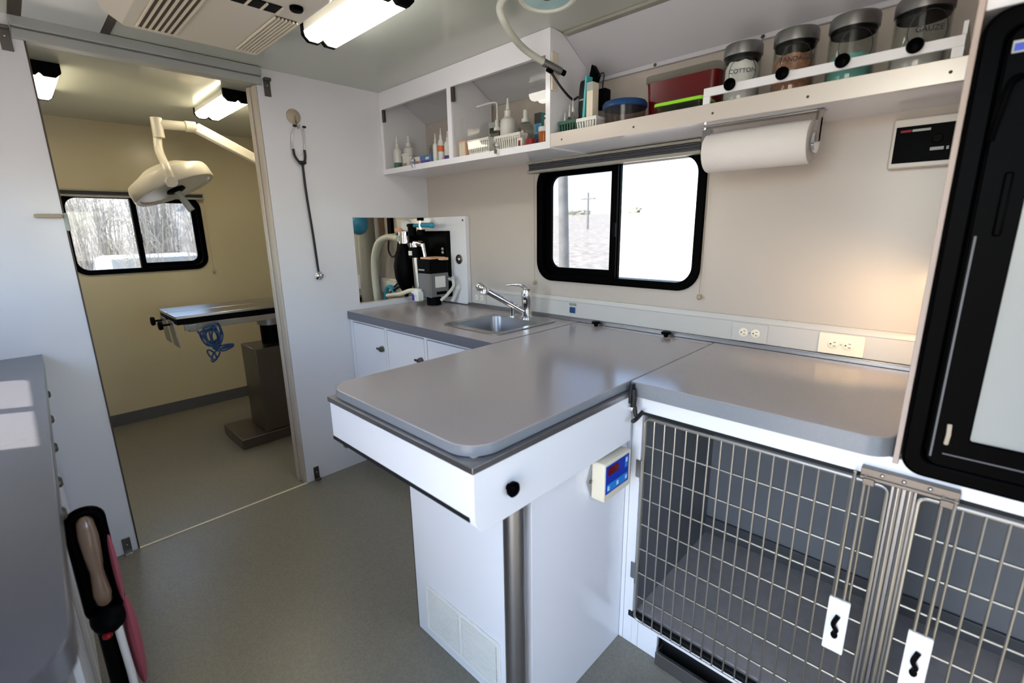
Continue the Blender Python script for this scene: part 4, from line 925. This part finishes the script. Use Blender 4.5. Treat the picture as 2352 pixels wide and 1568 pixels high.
for dy, dz, ry, rz, tl in ((.02, -.155, .016, .032, -.4), (.035, -.165, .018, .03, .5), (.095, -.118, .040, .010, .25), (.10, -.128, .034, .012, .5)):
    c = P0+Vector((.008, dy, dz)); loops.append([c+Vector((.006*math.sin(a*2), ry*math.cos(a)+tl*rz*math.sin(a), rz*math.sin(a)+tl*.3*ry*math.cos(a))) for a in [2*PI*j/18 for j in range(18)]])
for lp in loops: MB().tube(lp, .0048, 6, closed=True).build('rope_loop', 'rope', t)
b = MB(); b.sph(P0+Vector((.005, .045, -.105)), (.018, .02, .028), 10, 8); b.build('knot', 'rope', t)
MB().tube(bez([P0+Vector((0, -.03, -.01)), P0+Vector((.005, .0, -.06)), P0+Vector((.006, .04, -.1))], 5), .006, 6).build('rope_end', 'rope', t)

t = thing('surgery_lamp', 'ivory surgical lamp on a jointed arm in the surgery room', 'lamp', (-.87, -1.1, 1.5))
hc = Vector((-.87, -1.105, 1.605)); hn = Vector((.22, .36, -.90)).normalized()
MB().lathe([(.03, -.085), (.10, -.075), (.155, -.045), (.20, -.025), (.208, -.005), (.21, .045), (.205, .052), (.185, .050), (.18, .040), (.05, .036)], hc, hn, 40).build('head', 'lamp_white', t)
MB().lathe([(.18, .041), (.178, .043), (.05, .044)], hc, hn, 36).build('lens', 'lamp_lens', t)
MB().lathe([(.045, .044), (.05, .055), (.035, .062)], hc, hn, 20).build('handle_base', 'black', t)
MB().cyl(hc+hn*.055, hc+hn*.055+Vector((.03, .05, -.105)), .016, .018, n=14).build('handle', 'print_grey', t)
a0 = hc+Vector((.10, -.06, -.02)); a1 = Vector((-.855, -1.135, 1.77)); a2 = Vector((-.865, -1.122, 1.90))
b = MB(); b.tube(bez([a0+Vector((.11, .02, .01)), a0+Vector((.08, .015, .08)), a1, a2], 8), .020, 10); b.build('yoke', 'lamp_white', t)
MB().cyl(a0+Vector((.10, .02, .0)), a0+Vector((.13, .02, .0)), .026, n=16).build('yoke_pivot', 'lamp_white', t)
b = MB(); b.cyl(a2+Vector((0, 0, -.07)), a2+Vector((0, 0, .03)), .027, n=18); b.cyl(a2, Vector((-.87, -.99, 1.905)), .024, n=18); b.cyl((-.87, -.99, 1.905), (-.87, -.94, 1.906), .029, n=18); b.build('elbow', 'lamp_white', t)
d = Vector((-.87, -.94, 1.905)); e = Vector((-.87, -.24, 1.57))
dv = (e-d).normalized(); sv = Vector((1, 0, 0)); uv = dv.cross(sv).normalized(); b = MB()
b.add([d+sv*sx*.022+uv*sz*.026 for sx, sz in ((-1, -1), (1, -1), (1, 1), (-1, 1))]+[e+sv*sx*.022+uv*sz*.026 for sx, sz in ((-1, -1), (1, -1), (1, 1), (-1, 1))], [(0, 1, 2, 3), (7, 6, 5, 4), (0, 4, 5, 1), (1, 5, 6, 2), (2, 6, 7, 3), (3, 7, 4, 0)]); b.build('spring_arm', 'lamp_white', t, bevel=.006)
MB().cyl(d.lerp(e, .42)+Vector((.0225, 0, 0)), d.lerp(e, .42)+Vector((.026, 0, 0)), .014, n=16).build('arm_cap', 'cream_plastic', t)
b = MB(); b.cyl((-.87, -.24, 1.53), (-.87, -.24, 1.62), .03, n=16); b.cyl((-.87, -.24, 1.57), (-.87, -.03, 1.57), .026, n=16); b.box(-.95, -.79, -.03, -.001, 1.47, 1.67); b.build('wall_mount', 'lamp_white', t)

# ------------------------------------------------------------------ anaesthetic machine in the pass-through
t = thing('anesthesia_machine', 'black and grey anaesthetic machine mounted on a white panel in the pass-through', 'medical machine', (.06, -.1, .905))
MB().prism([(-.30, .928), (.002, .928), (.002, .905), (.372, .905), (.372, 1.395), (.002, 1.395), (.002, 1.391), (-.30, 1.391)], 'y', -.030, -.0012).build('mount_panel', 'white_lam', t, bevel=.002)
MB().box(-.12, .238, -.060, -.0305, .940, 1.316).build('back_plate', 'black', t, bevel=.002)
MB().sph((.352, -.031, 1.372), (.006, .003, .006), 10, 6).build('panel_screw', 'bronze', t)
lk = MB().lathe([(.027, 0), (.027, .004), (.022, .007), (.020, .003), (.006, .003)], (.31, -.0305, 1.158), (0, -1, 0), 26).build('panel_knob', 'dark_steel', t)
MB().sph((.31, -.036, 1.158), (.012, .006, .012), 14, 8).build('knob_centre', 'chrome', lk)
# hexagonal vaporiser
MB().box(.150, .262, -.205, -.075, .952, 1.085).build('vaporiser', 'machine_grey', t, bevel=.004)
MB().box(.150, .262, -.205, -.075, 1.086, 1.162).build('vaporiser_cap', 'black', t, bevel=.004)
MB().box(.2625, .2632, -.172, -.10, 1.005, 1.068).build('rating_label', 'white_plastic', t); MB().box(.2625, .2632, -.165, -.095, .965, .982).build('rating_label', 'black', t)
MB().box(.157, .213, -.2058, -.2052, 1.10, 1.108).build('printed_mark', 'print_grey', t)
MB().box(.256, .2635, -.2065, -.199, .952, 1.083).build('corner_trim', 'steel', t)
b = MB(); b.box(.158, .25, -.19, -.08, 1.163, 1.173); b.build('dial_band', 'peach', t, bevel=.002)
b = MB(); b.box(.256, .30, -.14, -.10, 1.158, 1.172); b.build('dial_tab', 'peach', t, bevel=.002)
b = MB(); b.cyl((.20, -.14, .9005), (.20, -.14, .9515), .042, n=20); b.build('vaporiser_foot', 'black', t)
b = MB(); b.cyl((.225, -.075, 1.05), (.30, -.075, 1.05), .016, n=14); b.build('port', 'chrome', t)
MB().tube(bez([(.30, -.075, 1.045), (.315, -.085, 1.01), (.29, -.11, .965), (.265, -.14, .93)], 6), .009, 8).build('grey_hose', 'hose', t)
MB().tube(bez([(.298, -.036, 1.0), (.296, -.045, .985), (.285, -.05, .955), (.268, -.060, .919)], 6), .013, 10).build('white_hose', 'white_plastic', t); MB().box(.288, .316, -.036, -.0305, .985, 1.02).build('hose_clip', 'white_plastic', t, bevel=.003)
# absorber, flowmeter, gauge
MB().cyl((.06, -.14, .925), (.045, -.14, 1.20), .024, n=18).build('flow_tube', 'steel', t); MB().cyl((.045, -.14, 1.165), (.042, -.14, 1.225), .038, n=18).build('flow_head', 'black', t)
MB().box(.034, .062, -.182, -.176, 1.18, 1.205).build('flow_label', 'white_plastic', t)
b = MB(); b.cyl((.045, -.14, 1.222), (.045, -.14, 1.250), .032, n=16); b.cyl((.045, -.14, 1.245), (.11, -.13, 1.240), .020, n=14); b.cyl((.11, -.13, 1.245), (.125, -.13, 1.17), .014, n=12); b.build('elbow_pipe', 'chrome', t)
b = MB(); b.cyl((-.085, -.12, 1.245), (-.085, -.12, 1.315), .040, n=22); b.cyl((-.16, -.12, 1.28), (-.085, -.12, 1.28), .026, n=18); b.build('valve_block', 'chrome', t)
MB().cyl((-.13, -.12, 1.315), (-.13, -.12, 1.335), .035, n=20).build('valve_dome', 'peach', t)
MB().lathe([(.034, 0), (.034, .02), (.030, .024), (.028, .020), (.005, .020)], (-.06, -.12, 1.352), (.75, -.66, 0), 26).build('pressure_gauge', 'white_plastic', t)
b = MB(); b.cyl((-.005, -.12, 1.29), (-.005, -.12, 1.36), .026, n=14); b.cyl((-.06, -.12, 1.352), (-.005, -.12, 1.345), .012, n=10); b.build('gauge_stem', 'black', t)
b = MB(); b.cyl((.02, -.12, 1.348), (.075, -.12, 1.350), .011, n=10); b.cyl((.095, -.12, 1.350), (.19, -.12, 1.348), .014, n=12); b.sph((.19, -.12, 1.348), .016, 10, 8); b.build('blue_fitting', 'teal_hose', t)
b = MB(); b.cyl((.083, -.12, 1.31), (.083, -.12, 1.385), .012, n=12); b.build('needle_valve', 'chrome', t); MB().cyl((.083, -.12, 1.375), (.083, -.12, 1.392), .020, n=14).build('valve_knob', 'black', t); MB().cyl((.083, -.12, 1.295), (.083, -.12, 1.325), .024, n=12).build('valve_base', 'black', t)
for z in (1.215, 1.195): MB().sph((.20, -.061, z), (.010, .005, .008), 10, 6).build('toggle', 'print_grey', t)
# rebreathing bag
MB().lathe([(.018, .0), (.022, .02), (.050, .07), (.066, .15), (.062, .22), (.038, .285), (.014, .32), (.010, .345)], (-.085, -.135, 1.262), (0, 0, -1), 24).build('breathing_bag', 'black', t)
MB().cyl((-.085, -.135, 1.24), (-.085, -.135, 1.285), .022, n=14).build('bag_mount', 'black', t)
# corrugated hoses and cables hanging through to surgery side
for k, (off, yy) in enumerate(((0, -.10), (.055, -.16))):
    pth = bez([(-.15+off, yy, 1.285-.01*k), (-.27+off, yy, 1.283), (-.40+off*1.2, yy, 1.245), (-.475+off*1.4, yy, 1.14), (-.49+off*1.5, yy, 1.0), (-.48+off*1.5, yy, .85), (-.45+off, yy, .70)], 8)
    MB().tube(pth, .0185, 12).build('breathing_hose', 'hose', t)
MB().tube(bez([(-.16, -.12, 1.25), (-.19, -.12, 1.18), (-.26, -.11, 1.16), (-.31, -.10, 1.20), (-.30, -.1, 1.26)], 7), .006, 8).build('black_cable', 'cable', t)
MB().tube(bez([(-.20, -.06, 1.26), (-.19, -.06, 1.10), (-.20, -.06, 1.03), (-.29, -.08, .97), (-.33, -.1, .92)], 7), .006, 8).build('black_cable', 'cable', t)
MB().tube(bez([(-.10, -.08, 1.0), (-.18, -.08, .985), (-.26, -.1, .955), (-.32, -.1, .91)], 7), .010, 8).build('black_cable', 'cable', t)
MB().tube(bez([(-.39, -.1, .87), (-.36, -.1, .95), (-.30, -.1, .955), (-.27, -.1, .90)], 6), .014, 8).build('teal_hose', 'teal_hose', t)
MB().tube(bez([(.16, -.205, .985), (.08, -.22, .98), (-.04, -.21, .95), (-.2, -.2, .925)], 7), .013, 10).build('cream_hose', 'cream_plastic', t); MB().lathe([(.026, 0), (.028, .01), (.024, .03), (.012, .034)], (.166, -.225, .965), (0, 0, 1), 16).build('hose_cap', 'white_plastic', t)
MB().prism(rr(.128, .195, .928, .985, .01, 3), 'y', -.245, -.207).build('filter_canister', 'pill_white', t, bevel=.003); MB().box(.133, .158, -.2462, -.2452, .932, .972).build('filter_label', 'purple', t)
# surgery side: gas cylinder, blue bag, raceway
t = thing('gas_cylinder', 'grey gas cylinder standing behind the anaesthetic machine', 'gas cylinder', (-.60, -.09, 0))
MB().lathe([(.058, 0), (.062, .01), (.062, 1.50), (.045, 1.56), (.02, 1.59)], (-.60, -.09, .0), (0, 0, 1), 24).build('cylinder_body', 'cyl_grey', t); MB().cyl((-.60, -.09, 1.59), (-.60, -.09, 1.64), .022, n=12).build('valve', 'brushed', t)
t = thing('cable_duct', 'dark vertical duct on the wall beside the gas cylinder', 'duct', (-.42, -.01, 1.25))
MB().box(-.525, -.50, -.02, -.0006, 1.25, 1.9).build('duct_strip', 'tan_grip', t); MB().box(-.425, -.385, -.025, -.0006, 1.27, 1.9).build('duct_strip', 'black', t)
t = thing('anesthesia_mask_bag', 'round blue rubber bag hanging in the surgery room', 'bag', (-.478, -.205, 1.3))
b = MB(); b.sph((-.478, -.205, 1.372), (.075, .06, .075), 20, 14); b.build('bag_body', 'blue_ball', t); MB().cyl((-.478, -.205, 1.44), (-.478, -.205, 1.50), .02, n=12).build('bag_neck', 'blue_ball', t)
MB().cyl((-.478, -.205, 1.495), (-.478, -.001, 1.495), .006, n=8).build('bag_peg', 'steel', t)
t = thing('surgery_raceway', 'white wiring raceway on the surgery side wall', 'raceway', (-1.05, -.01, .90))
MB().box(XF+.02, -.305, -.022, -.0006, .90, 1.0).build('channel', 'white_plastic', t, bevel=.002)
t = thing('surgery_outlet_box', 'white surface outlet box behind the cables', 'outlet', (-.40, -.03, .93))
MB().box(-.47, -.34, -.045, -.0225, .915, .99).build('box_body', 'white_plastic', t, bevel=.003)
